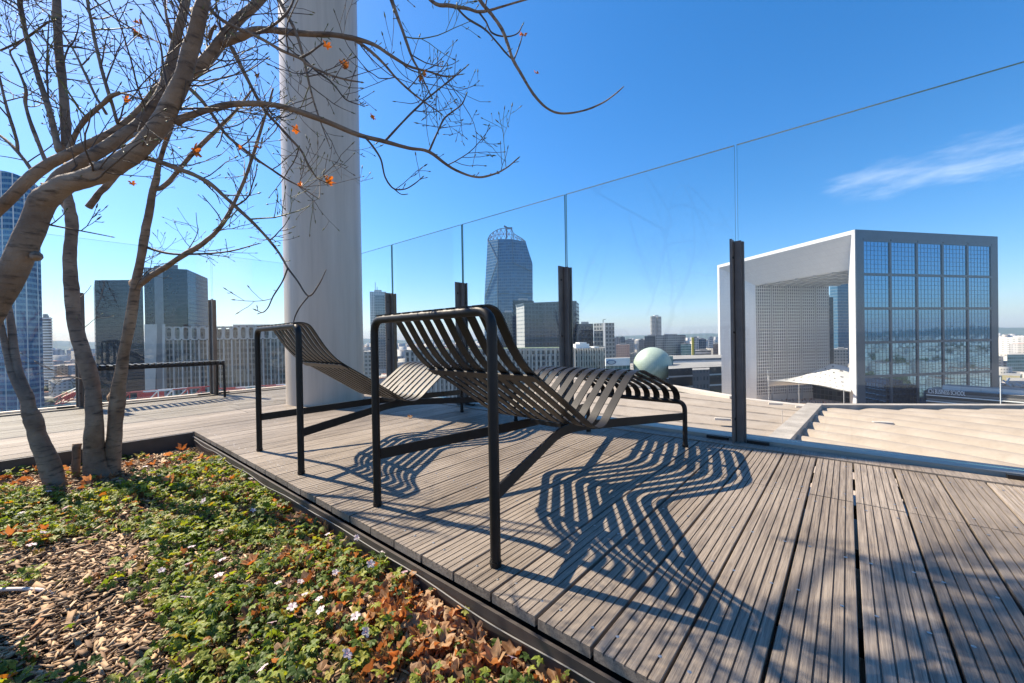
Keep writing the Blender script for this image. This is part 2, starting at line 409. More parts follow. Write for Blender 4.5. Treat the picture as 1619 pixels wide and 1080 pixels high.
# ------------------------------------------------------------------ the two loungers
def make_lounger():
    root = empty('sun_lounger', (0, 0, 0), 'x', 'sun lounger', 'slatted metal loungers on the deck')
    W = .350; HB = .790; r = .0165
    mb = MB(); mb.tube(fillet([(-W, 0, .004), (-W, 0, HB), (W, 0, HB), (W, 0, .004)], .062, 9), r, 16)
    hf = mb.build('head_frame', BLACKMETAL, root, smooth=math.radians(40))
    Yf = 1.722; HF = .283
    mb = MB(); mb.tube(fillet([(-W, Yf, .004), (-W, Yf, HF), (W, Yf, HF), (W, Yf, .004)], .05, 8), .0145, 14)
    ff = mb.build('foot_frame', BLACKMETAL, root, smooth=math.radians(40))
    for par, y in ((hf, 0), (ff, Yf)):
        for s in (-1, 1):
            g = MB(); g.tube([(s*W, y, 0), (s*W, y, .016)], [.0178, .019], 14); g.build('foot_glide', BLACKMETAL, par, smooth=math.radians(40))
    for s in (-1, 1):
        path = fillet([(s*(W - .004), .012, .219), (s*.100, .752, .262), (s*(W - .004), Yf - .01, .194)], .17, 12)
        mb = MB(); mb.sweep(path, [(-.004, -.0225), (.004, -.0225), (.004, .0225), (-.004, .0225)]); mb.build('side_rail', BLACKMETAL, root, smooth=math.radians(40))
    mb = MB(); mb.box((-.098, .725, .262), (.098, .785, .2835)); mb.build('seat_bracket', BLACKMETAL, root)
    ctl = [(-.012, .806), (.035, .808), (.076, .790), (.120, .724), (.157, .668), (.207, .610), (.262, .567), (.36, .505), (.52, .403), (.635, .328), (.69, .2995), (.74, .2925), (.79, .310), (.855, .360),
           (.95, .430), (1.035, .490), (1.085, .511), (1.137, .520), (1.20, .517), (1.27, .497), (1.42, .456), (1.60, .401), (1.675, .374), (1.720, .343), (1.738, .318), (1.738, .290)]
    P = smooth_path([(0, a, b) for a, b in ctl], sub=4)
    for k in range(10):
        x = -.295 + k*.59/9
        mb = MB(); h, th = .0205, .0028
        path = P + np.array([x, 0, 0])
        # ribbon kept in the y-z plane
        V = []; T = np.gradient(path, axis=0); T /= np.linalg.norm(T, axis=1)[:, None]
        Nn = np.stack([np.zeros(len(T)), -T[:, 2], T[:, 1]], 1)
        prof_ = [(-h, -th), (h, -th), (h, th), (-h, th)]
        for i in range(len(path)):
            for a, b in prof_: V.append(path[i] + np.array([a, 0, 0]) + Nn[i]*b)
        F = [(i*4 + j, i*4 + (j+1) % 4, i*4 + 4 + (j+1) % 4, i*4 + 4 + j) for i in range(len(path)-1) for j in range(4)]
        F += [(3, 2, 1, 0), tuple(len(V) - 4 + j for j in range(4))]
        mb.add(V, F); mb.build('slat', BLACKMETAL, root, smooth=math.radians(40))
    for y, z, sl_, wdt in ((.268, .558, -.62, .05), (1.36, .466, -.27, .04)):
        c, s = math.cos(math.atan(sl_)), math.sin(math.atan(sl_))
        mb = MB(); mb.box((-.3155, -wdt/2, -.006), (.3155, wdt/2, -.0005), 0, lambda p: np.array([p[0], y + p[1]*c - p[2]*s, z - .002 + p[1]*s + p[2]*c]))
        mb.build('cross_bar', BLACKMETAL, root)

    return root
lg = make_lounger(); lg.location = (-1.187, .908, 0); lg.rotation_euler.z = math.radians(-1.6)
lg['label'] = 'nearer, larger looking black slatted lounger, in front of the balustrade'
l2 = copy_tree(lg); l2.location = (-2.578, .900, 0); l2.rotation_euler.z = math.radians(-2.0)
l2['label'] = 'farther black slatted lounger, standing beside the white column'

# ------------------------------------------------------------------ the bench
bench = empty('slatted_bench', (-6.38, .93, 0), 'low black slatted bench in front of the shorter glass balustrade', 'bench')
y0, y1, xf, xb, zs = .325, 1.55, -6.235, -6.53, .478
for y in (y0, y1):
    mb = MB(); mb.tube(fillet([(xf + .02, y, .004), (xf, y, zs - .03), (xb, y, zs - .03), (xb - .02, y, .004)], .05, 7), .0145, 12)
    mb.build('leg_frame', BLACKMETAL, bench, smooth=math.radians(40))
for x in (xf - .012, xb + .012):
    mb = MB(); mb.box((x - .008, y0, zs - .052), (x + .008, y1, zs - .020)); mb.build('seat_rail', BLACKMETAL, bench)
ns = 22
for k in range(ns):
    y = y0 + .012 + (y1 - y0 - .024)*k/(ns - 1)
    path = fillet([(xf + .032, y, zs - .045), (xf + .030, y, zs), (xb - .030, y, zs), (xb - .032, y, zs - .045)], .028, 5)
    mb = MB(); mb.sweep(path, [(-.0185, -.0028), (.0185, -.0028), (.0185, .0028), (-.0185, .0028)], up=(.001, 0, 1) if k < 0 else (0, 0, 1)) if False else None
    V = []; Nn = None; T = np.gradient(path, axis=0); T /= np.linalg.norm(T, axis=1)[:, None]; Nn = np.stack([-T[:, 2], np.zeros(len(T)), T[:, 0]], 1)
    for i in range(len(path)):
        for a, b in ((-.0155, -.0028), (.0155, -.0028), (.0155, .0028), (-.0155, .0028)): V.append(path[i] + np.array([0, a, 0]) + Nn[i]*b)
    F = [(i*4 + j, i*4 + (j+1) % 4, i*4 + 4 + (j+1) % 4, i*4 + 4 + j) for i in range(len(path)-1) for j in range(4)] + [(3, 2, 1, 0), tuple(len(V) - 4 + j for j in range(4))]
    mb.add(V, F); mb.build('slat', BLACKMETAL, bench, recalc=True)

# ------------------------------------------------------------------ the planted bed
def mesh_np(name, V, F, mats, parent=None, smooth=False, mi=None):
    me = bpy.data.meshes.new(name); k = F.shape[1]
    me.vertices.add(len(V)); me.vertices.foreach_set('co', V.astype(np.float32).ravel())
    me.loops.add(F.size); me.loops.foreach_set('vertex_index', F.astype(np.int32).ravel())
    me.polygons.add(len(F)); me.polygons.foreach_set('loop_start', np.arange(0, F.size, k, dtype=np.int32))
    for m in (mats if isinstance(mats, (list, tuple)) else [mats]): me.materials.append(m)
    if mi is not None: me.polygons.foreach_set('material_index', mi.astype(np.int32))
    if smooth: me.polygons.foreach_set('use_smooth', np.ones(len(F), bool))
    me.update(calc_edges=True); me.validate()
    o = bpy.data.objects.new(name, me); col.objects.link(o)
    if parent is not None: o.parent = parent
    return o
def projA(P):
    v = P - EYEP; z = v @ FW; z = np.where(z < .05, np.nan, z)
    return 809.5 + FPX*(v @ RT)/z, 540 - FPX*(v @ UP)/z
def inpoly(x, y, poly):
    r = np.zeros(len(x), bool); n = len(poly)
    for i in range(n):
        x1, y1 = poly[i]; x2, y2 = poly[(i+1) % n]
        c = ((y1 > y) != (y2 > y)) & (x < (x2-x1)*(y-y1)/((y2-y1) + 1e-9) + x1); r ^= c
    return r
def bedz(x, y): return -.112 + .012*np.sin(x*3.1 + 1)*np.cos(y*4.3) + .008*np.sin(x*9 + y*7) - .03*np.clip((x + 1.2)/1.5, 0, 1) + .012*np.exp(-((x+3.4)**2 + (y-.1)**2)/.2)
def rotm(yaw, pitch, roll):
    n = len(yaw); cy, sy, cp, sp, cr, sr = np.cos(yaw), np.sin(yaw), np.cos(pitch), np.sin(pitch), np.cos(roll), np.sin(roll)
    M = np.empty((n, 3, 3))
    M[:, 0] = np.stack([cy*cp, cy*sp*sr - sy*cr, cy*sp*cr + sy*sr], 1)
    M[:, 1] = np.stack([sy*cp, sy*sp*sr + cy*cr, sy*sp*cr - cy*sr], 1)
    M[:, 2] = np.stack([-sp, cp*sr, cp*cr], 1); return M
gx, gy = np.meshgrid(np.linspace(-3.965, 2.5, 220), np.linspace(-2.6, .771, 110)); gz = bedz(gx, gy) - .004 + nrs.uniform(-.004, .004, gx.shape)
V = np.stack([gx.ravel(), gy.ravel(), gz.ravel()], 1); idx = np.arange(gx.size).reshape(gx.shape)
F = np.stack([idx[:-1, :-1].ravel(), idx[:-1, 1:].ravel(), idx[1:, 1:].ravel(), idx[1:, :-1].ravel()], 1)
tag(mesh_np('planting_soil', V, F, SOIL, smooth=True), kind='structure')
def sample(n, x0=-3.95, x1=.9, y0=-1.3, y1=.765):
    x = nrs.uniform(x0, x1, n); y = nrs.uniform(y0, y1, n); P = np.stack([x, y, bedz(x, y)], 1)
    px, py = projA(P); ok = (px > -260) & (px < 1250) & (py > 600) & (py < 1300)
    return P[ok], px[ok], py[ok]
MULCH = [[(0, 884), (60, 868), (130, 852), (190, 845), (236, 862), (246, 905), (232, 960), (262, 1010), (270, 1090), (-80, 1100), (-80, 890)],
         [(150, 745), (200, 722), (300, 680), (345, 715), (330, 738), (262, 748), (225, 764), (160, 782)], [(-60, 735), (95, 730), (150, 750), (150, 782), (85, 786), (20, 776), (-60, 782)]]
LEAFZ = [(640, 905), (700, 925), (1040, 1100), (600, 1100), (600, 1040), (660, 985)]
def cover(px, py, P):
    d = np.full(len(px), .95)
    for m in MULCH: d[inpoly(px, py, m)] = np.where(np.sin(P[inpoly(px, py, m), 0]*11)*np.cos(P[inpoly(px, py, m), 1]*13 + 1) > .62, .35, .012)
    z = inpoly(px, py, LEAFZ); d[z] *= .30
    nn = np.sin(P[:, 0]*7.3 + 2*np.sin(P[:, 1]*5)) * np.cos(P[:, 1]*8.1 + np.sin(P[:, 0]*4)) 
    d *= np.clip(.72 + .55*nn, .08, 1); 
    return d
# wood chips
P, px, py = sample(98000); c = cover(P[:, 0]*0 + px, py, P); keep = nrs.rand(len(P)) < np.where(c > .2, .38, 1.0); P = P[keep]; n = len(P)
L = nrs.uniform(.007, .026, n)*nrs.choice([.6, .8, .8, 1, 1, 1.3, 1.6], n); Wd = L*nrs.uniform(.2, .62, n); Th = nrs.uniform(.0007, .0024, n)
tpl = np.array([(-1,-1,-1),(1,-.6,-1),(.9,.8,-1),(-.7,1,-1),(-.9,-.8,1),(.8,-1,1),(1,.6,1),(-1,.7,1)], float)
Vt = tpl[None]*np.stack([L/2*1.35, Wd/2, Th], 1)[:, None, :]*(1 + nrs.uniform(-.28, .28, (n, 8, 3)))
R = rotm(nrs.normal(.75, .95, n), nrs.normal(0, .28, n), nrs.normal(0, .35, n))
V = np.einsum('nij,nkj->nki', R, Vt) + (P + np.stack([0*L, 0*L, nrs.uniform(-.003, .016, n)], 1))[:, None, :]
F0_ = np.array([(0,3,2,1),(4,5,6,7),(0,1,5,4),(1,2,6,5),(2,3,7,6),(3,0,4,7)])
F = (F0_[None] + (np.arange(n)*8)[:, None, None]).reshape(-1, 4)
CHIP = island('wood_chip', [(0, (.08, .045, .025)), (.22, (.24, .14, .072)), (.5, (.40, .255, .14)), (.78, (.55, .375, .215)), (.93, (.62, .47, .31)), (1, (.38, .16, .06))], .8, 55)
tag(mesh_np('wood_chip_mulch', V.reshape(-1, 3), F, CHIP), 'loose layer of brown wood chips covering the planted bed', 'mulch', kind='stuff')
# lobed leaves
def leafset(P, rad, yaw, pit, rol, lobes, cup, crum, depth=.36):
    n = len(P); k = lobes*4; a = np.linspace(.28, 2*math.pi - .28, k)
    rr = 1 - depth*np.abs(np.cos(a*0 + np.linspace(0, math.pi*lobes, k)))**1.5
    rim = np.stack([np.cos(a)*rr, np.sin(a)*rr, np.zeros(k)], 1); mid = rim*.52
    T = np.concatenate([[(0, 0, 0)], mid, rim])
    V = T[None]*rad[:, None, None]; d = np.linalg.norm(T[:, :2], axis=1)
    rip = np.concatenate([[0], -.1*np.cos(np.linspace(0, 2*math.pi*lobes/1.0, k)), .16*np.cos(np.linspace(0, 2*math.pi*lobes, k))])
    V[:, :, 2] += rad[:, None]*(cup[:, None]*d**2 + rip[None]*.9 + nrs.normal(0, 1, (n, len(T)))*crum)
    V = np.einsum('nij,nkj->nki', rotm(yaw, pit, rol), V) + P[:, None, :]
    f = []
    for i in range(k - 1): f += [(0, 1+i, 2+i, 2+i), (1+i, 1+k+i, 2+k+i, 2+i)]
    f = np.array(f); t3 = f[0::2, :3]; q = f[1::2]
    tri = np.concatenate([t3, q[:, [0, 1, 2]], q[:, [0, 2, 3]]])
    return V.reshape(-1, 3), (tri[None] + (np.arange(n)*len(T))[:, None, None]).reshape(-1, 3)
P, px, py = sample(42000); keep = nrs.rand(len(P)) < cover(px, py, P); P = P[keep]; n = len(P)
hgt = nrs.beta(1.6, 2.4, n)*.062 + .006
clump = .012*np.sin(P[:, 0]*17)*np.cos(P[:, 1]*19)
Pl = P + np.stack([nrs.normal(0, .006, n), nrs.normal(0, .006, n), hgt + clump], 1)
rad = nrs.uniform(.0105, .021, n)*np.where(nrs.rand(n) < .12, 1.35, 1)
V, F = leafset(Pl, rad, nrs.uniform(0, 6.28, n), nrs.normal(-.12, .42, n), nrs.normal(-.05, .42, n), 5, nrs.normal(-.12, .3, n), .05, .40)
LEAF = island('geranium_leaf', [(0, (.055, .100, .022)), (.3, (.12, .185, .034)), (.58, (.21, .275, .046)), (.8, (.32, .355, .055)), (.91, (.36, .35, .06)), (.965, (.36, .20, .05)), (1, (.28, .075, .03))], .5, 70, (1.9, 1.8, .5), .4, .28)
V2, F2 = None, None
# leaf stalks
st = np.where(nrs.rand(n) < .55)[0]; sv, sf = [], []; base = 0
A = Pl[st]; B = P[st] + np.stack([nrs.normal(0, .012, len(st)), nrs.normal(0, .012, len(st)), np.full(len(st), -.004)], 1)
off = np.array([(.0008, 0, 0), (-.0004, .0007, 0), (-.0004, -.0007, 0)])
SV = np.concatenate([A[:, None] + off[None]*.8, B[:, None] + off[None]], 1).reshape(-1, 3)
SF0 = np.array([(0,1,4),(0,4,3),(1,2,5),(1,5,4),(2,0,3),(2,3,5)]); SF = (SF0[None] + (np.arange(len(st))*6)[:, None, None]).reshape(-1, 3)
STALK = island('leaf_stalk', [(0, (.16, .16, .035)), (.5, (.28, .24, .06)), (1, (.26, .10, .035))], .5, 30, None, 0)
GV = np.concatenate([V, SV]); GF = np.concatenate([F, SF + len(V)]); MI = np.concatenate([np.zeros(len(F)), np.ones(len(SF))])
tag(mesh_np('ground_cover', GV, GF, [LEAF, STALK], mi=MI), 'low green lobed ground cover spreading over the planted bed', 'ground cover', kind='stuff')
# fallen leaves
P, px, py = sample(22000); pr = np.where(inpoly(px, py, LEAFZ), .95, .045); pr[inpoly(px, py, MULCH[0])] = .006
near = (P[:, 1] > .48) & (px > 430); pr = np.where(near, np.maximum(pr, .42), pr)
keep = nrs.rand(len(P)) < pr; P = P[keep]; n = len(P)
Pl = P + np.stack([0*P[:, 0], 0*P[:, 0], nrs.uniform(.004, .034, n)], 1)
V, F = leafset(Pl, nrs.uniform(.015, .039, n), nrs.uniform(0, 6.28, n), nrs.normal(0, .5, n), nrs.normal(0, .5, n), 5, nrs.normal(.25, .5, n), .10, .42)
DRY = island('fallen_leaf', [(0, (.17, .085, .04)), (.3, (.33, .17, .07)), (.55, (.46, .26, .115)), (.85, (.55, .37, .20)), (1, (.46, .17, .04))], .6, 40, (1.5, .9, .5), .5)
tag(mesh_np('fallen_leaves', V, F, DRY), 'brown and orange fallen leaves drifted against the deck edge', 'fallen leaves', kind='stuff')
# flowers
PETAL = island('pale_pink_petal', [(0, (.82, .62, .66)), (1, (.90, .80, .80))], .55, 30, (1.1, .9, 1), 0)
PIST = plain('flower_centre', (.55, .28, .33), .6)
fm = MB()
for k in range(5):
    a = k*2*math.pi/5; c, s = math.cos(a), math.sin(a); V = []
    for (r_, wd, z) in ((.0012, .001, 0), (.006, .0042, .002), (.0105, .0052, .0027), (.0142, .003, .0015)):
        for sd_ in (-1, 0, 1): V.append((r_*c - sd_*wd*s, r_*s + sd_*wd*c, z + (.0011 if sd_ else 0)))
    fm.add(V, [(i*3 + j, i*3 + j + 1, i*3 + 4 + j, i*3 + 3 + j) for i in range(3) for j in range(2)], 0)
fm.tube([(0, 0, -.003), (0, 0, .004)], [.0018, .0012], 6, 1)
proto = fm.build('flower', [PETAL, PIST], smooth=True)
sm = MB(); sm.tube([(0, 0, -.003), (.002, .001, -.035), (-.002, .003, -.075)], .0007, 5); stem = sm.build('stem', STALK, proto)
FL = [(34, 811), (77, 777), (104, 803), (68, 842), (230, 738), (252, 752), (298, 892), (255, 902), (345, 870), (352, 885), (346, 910), (293, 945), (400, 807), (303, 865), (322, 792), (349, 839),
      (518, 845), (482, 940), (507, 965), (462, 960), (505, 947), (440, 922), (475, 920), (416, 1057), (565, 850), (586, 892), (348, 727), (396, 757), (462, 762), (548, 1035), (562, 975), (578, 1000), (50, 862), (640, 905), (608, 872), (809, 1040), (530, 905), (430, 985)]
for i, (x, y) in enumerate(FL):
    p = onz(x, y, -.045); s = rnd.uniform(.7, 1.05)
    o = proto if i == 0 else copy_tree(proto)
    o.location = tuple(p); o.scale = (s, s, s); o.rotation_euler = (rnd.uniform(-.7, .3), rnd.uniform(-.3, .7), rnd.uniform(0, 6.28))
    tag(o, 'small pale pink five petalled flower above the green ground cover', 'flower', 'pink flowers in the bed')
mb = MB(); hp = smooth_path([(*onz(-60, 935, -.09)[:2], -.088), (*onz(0, 935, -.09)[:2], -.084), (*onz(50, 935, -.09)[:2], -.083), (*onz(78, 938, -.09)[:2], -.088), (*onz(92, 947, -.1)[:2], -.12)], sub=6)
mb.tube(hp, .0058, 10); tag(mb.build('irrigation_hose', plain('pale_hose', (.50, .44, .40), .45), smooth=True), 'pale irrigation hose end lying on the wood chips', 'hose')
mb = MB(); lp = onz(648, 659, .012)
V, F = leafset(lp[None], np.array([.03]), np.array([.6]), np.array([.3]), np.array([.2]), 5, np.array([.3]), .1)
tag(mesh_np('fallen_leaf', V, F, DRY), 'single orange leaf lying on the deck under the farther lounger', 'leaf')
# ------------------------------------------------------------------ the bare tree
BARK, t, b = mat('pale_brown_bark'); v = OBJ(t)
c1 = NOISE(t, v, 7, 6, .6); c2 = NOISE(t, v, 42, 5, .65); c3 = NOISE(t, OBJ(t, 14, 14, 60), 1.0, 5, .6)
c = RAMP(t, c1, [(.28, (.105, .064, .039)), (.5, (.21, .138, .088)), (.72, (.33, .235, .158))])
c = MIX(t, RAMP(t, c3, [(.52, (0, 0, 0)), (.66, (.85, .85, .85))]), c, (.05, .032, .022))
c = MIX(t, RAMP(t, c2, [(.60, (0, 0, 0)), (.75, (.5, .5, .5))]), c, (.24, .19, .145))
t.links.new(c, b.inputs['Base Color']); b.inputs['Roughness'].default_value = .75
c5 = NOISE(t, v, 160, 4, .65)
BUMP(t, b, M_(t, 'ADD', M_(t, 'ADD', c3, c2), M_(t, 'MULTIPLY', c5, .6)), .75, .006)
TWIG = plain('twig_bark', (.085, .058, .042), .7, 0, .35, 25, .3, 120)
GREENTWIG = plain('green_twig', (.12, .125, .035), .6, 0, .3, 25)
BUD = island('leaf_bud', [(0, (.09, .085, .035)), (.6, (.17, .19, .06)), (1, (.22, .15, .09))], .55, 50, None, 0)
BROWNLEAF = island('withered_leaf', [(0, (.40, .13, .03)), (.5, (.62, .24, .04)), (1, (.32, .10, .035))], .55, 60, (1.6, 1.0, .5), .4)
troot = onz(130, 760, -.11)
tree = empty('bare_tree', troot, 'bare multi stemmed tree with a few withered orange leaves in the planted bed', 'tree')
twigm, budm, gtwig = MB(), MB(), MB()
segs = []                                   # (3-D path, radii) of every limb, for growing twigs
def limb(name, pts, wpx, mat_=BARK, n=12, twigs=0, tl=(.12, .3), z0=None, sub=5, lump=.05, ws=1.0):
    """pts: (px, py, depth); wpx: widths in pixels at those points"""
    if SH:
        pts = [(x, y, d - (.32 if pts[0][2] == 1.62 else .42 if d < 2.12 else 0)) for x, y, d in pts]
    Q = [at(x, y, d) for x, y, d in pts]; r = [max(.0011, ws*w_*d/FPX/2/math.sqrt(1 + ((x - 809.5)/FPX)**2)) for w_, (x, y, d) in zip(wpx, pts)]
    if z0 is not None: Q[0] = np.array([Q[0][0], Q[0][1], z0])
    P, rr = smooth_path(Q, r, sub); k = len(P)
    ph = rnd.uniform(0, 9)
    rr = rr*(1 + lump*np.sin(np.arange(k)*.55 + ph) + lump*.5*np.sin(np.arange(k)*1.1 + ph*2))
    jit = nrs.normal(0, 1, (k, 3)); jit = (jit + np.roll(jit, 1, 0) + np.roll(jit, 2, 0) + np.roll(jit, 3, 0))*rr[:, None]*.035; jit[0] = 0; P = P + jit
    o = None
    if name:
        mb = MB(); mb.tube(P, rr, n); o = mb.build(name, mat_, tree, smooth=True)
    segs.append((P, rr, twigs, tl)); return P, rr, o
D = 2.28
SH = False
# main stems rising from the bed
limb('trunk', [(94, 772, D), (80, 735, D), (64, 698, D), (54, 668, D), (49, 652, D), (46, 643, D), (45, 638, D)], [56, 51, 48, 46, 40, 24, 8], ws=.72, n=18, z0=-.15)
limb('trunk', [(160, 758, 2.40), (149, 720, 2.40), (149, 672, 2.38), (148, 632, 2.40), (139, 585, 2.42), (125, 535, 2.44), (114, 480, 2.46), (111, 420, 2.48), (113, 372, 2.50), (112, 335, 2.5), (106, 306, 2.5)], [60, 48, 36, 35, 34, 33, 31, 29, 28, 25, 20], ws=.83, n=18, z0=-.15, twigs=3)
limb('trunk', [(172, 750, 2.46), (180, 690, 2.46), (184, 640, 2.46), (190, 590, 2.45), (202, 530, 2.43), (213, 460, 2.4), (222, 410, 2.38), (231, 360, 2.36), (239, 315, 2.34), (246, 285, 2.33), (251, 262, 2.32), (262, 225, 2.3), (272, 200, 2.3)], [40, 34, 33, 27, 23, 22, 19, 18, 17, 15, 12, 10, 8], ws=.82, n=16, z0=-.15, twigs=5)
limb('stump', [(119, 760, 2.38), (121, 730, 2.38), (122, 702, 2.38)], [15, 15, 15], n=12, z0=-.15)
limb('branch', [(52, 668, D), (46, 645, D), (40, 622, 2.3), (30, 590, 2.34), (22, 560, 2.38), (18, 520, 2.43), (12, 480, 2.48), (0, 420, 2.5)], [42, 38, 30, 25, 22, 20, 18, 15], ws=.75, n=12)
limb('branch', [(50, 662, D), (42, 636, D), (28, 610, 2.3), (14, 575, 2.34), (6, 535, 2.38), (-6, 480, 2.4)], [34, 30, 22, 18, 15, 12], ws=.75, n=12)
SH = True
# the heavy foreground boughs
limb('trunk', [(-120, 770, 1.66), (-78, 650, 1.66), (-38, 550, 1.66), (-10, 490, 1.66), (27, 425, 1.66), (50, 365, 1.66), (70, 318, 1.66), (98, 294, 1.66), (140, 281, 1.67), (190, 258, 1.69), (228, 228, 1.70), (262, 182, 1.70), (288, 125, 1.69), (303, 70, 1.68), (318, 20, 1.67), (330, -40, 1.67), (352, -130, 1.69), (392, -240, 1.75), (450, -380, 1.85)],
     [78, 74, 70, 64, 62, 61, 58, 50, 47, 45, 42, 40, 36, 32, 29, 22, 12, 8, 4], ws=.84, n=20, twigs=14, z0=-.15, tl=(.15, .4), lump=.03)
limb('bough', [(62, 330, 1.68), (90, 281, 1.70), (125, 258, 1.72), (160, 238, 1.74), (196, 215, 1.77), (226, 190, 1.8), (249, 160, 1.82), (266, 118, 1.85), (278, 65, 1.88), (292, 15, 1.9), (300, -40, 1.94), (300, -140, 2.0), (280, -260, 2.1)], [30, 30, 30, 29, 29, 27, 24, 22, 20, 18, 14, 8, 4], ws=.84, n=14, twigs=12, tl=(.15, .4), lump=.03)
limb('bough', [(-60, 400, 1.82), (-20, 350, 1.82), (20, 309, 1.82), (62, 272, 1.84), (105, 246, 1.86), (150, 226, 1.88), (192, 203, 1.9), (228, 170, 1.92), (252, 140, 1.94), (300, 118, 1.96), (338, 80, 1.98), (375, 33, 2.0), (415, -4, 2.02), (470, -70, 2.08), (540, -180, 2.2), (600, -300, 2.3)], [34, 32, 30, 28, 26, 24, 22, 21, 21, 26, 25, 22, 16, 10, 6, 4], ws=.84, n=14, twigs=14, tl=(.15, .45), lump=.03)
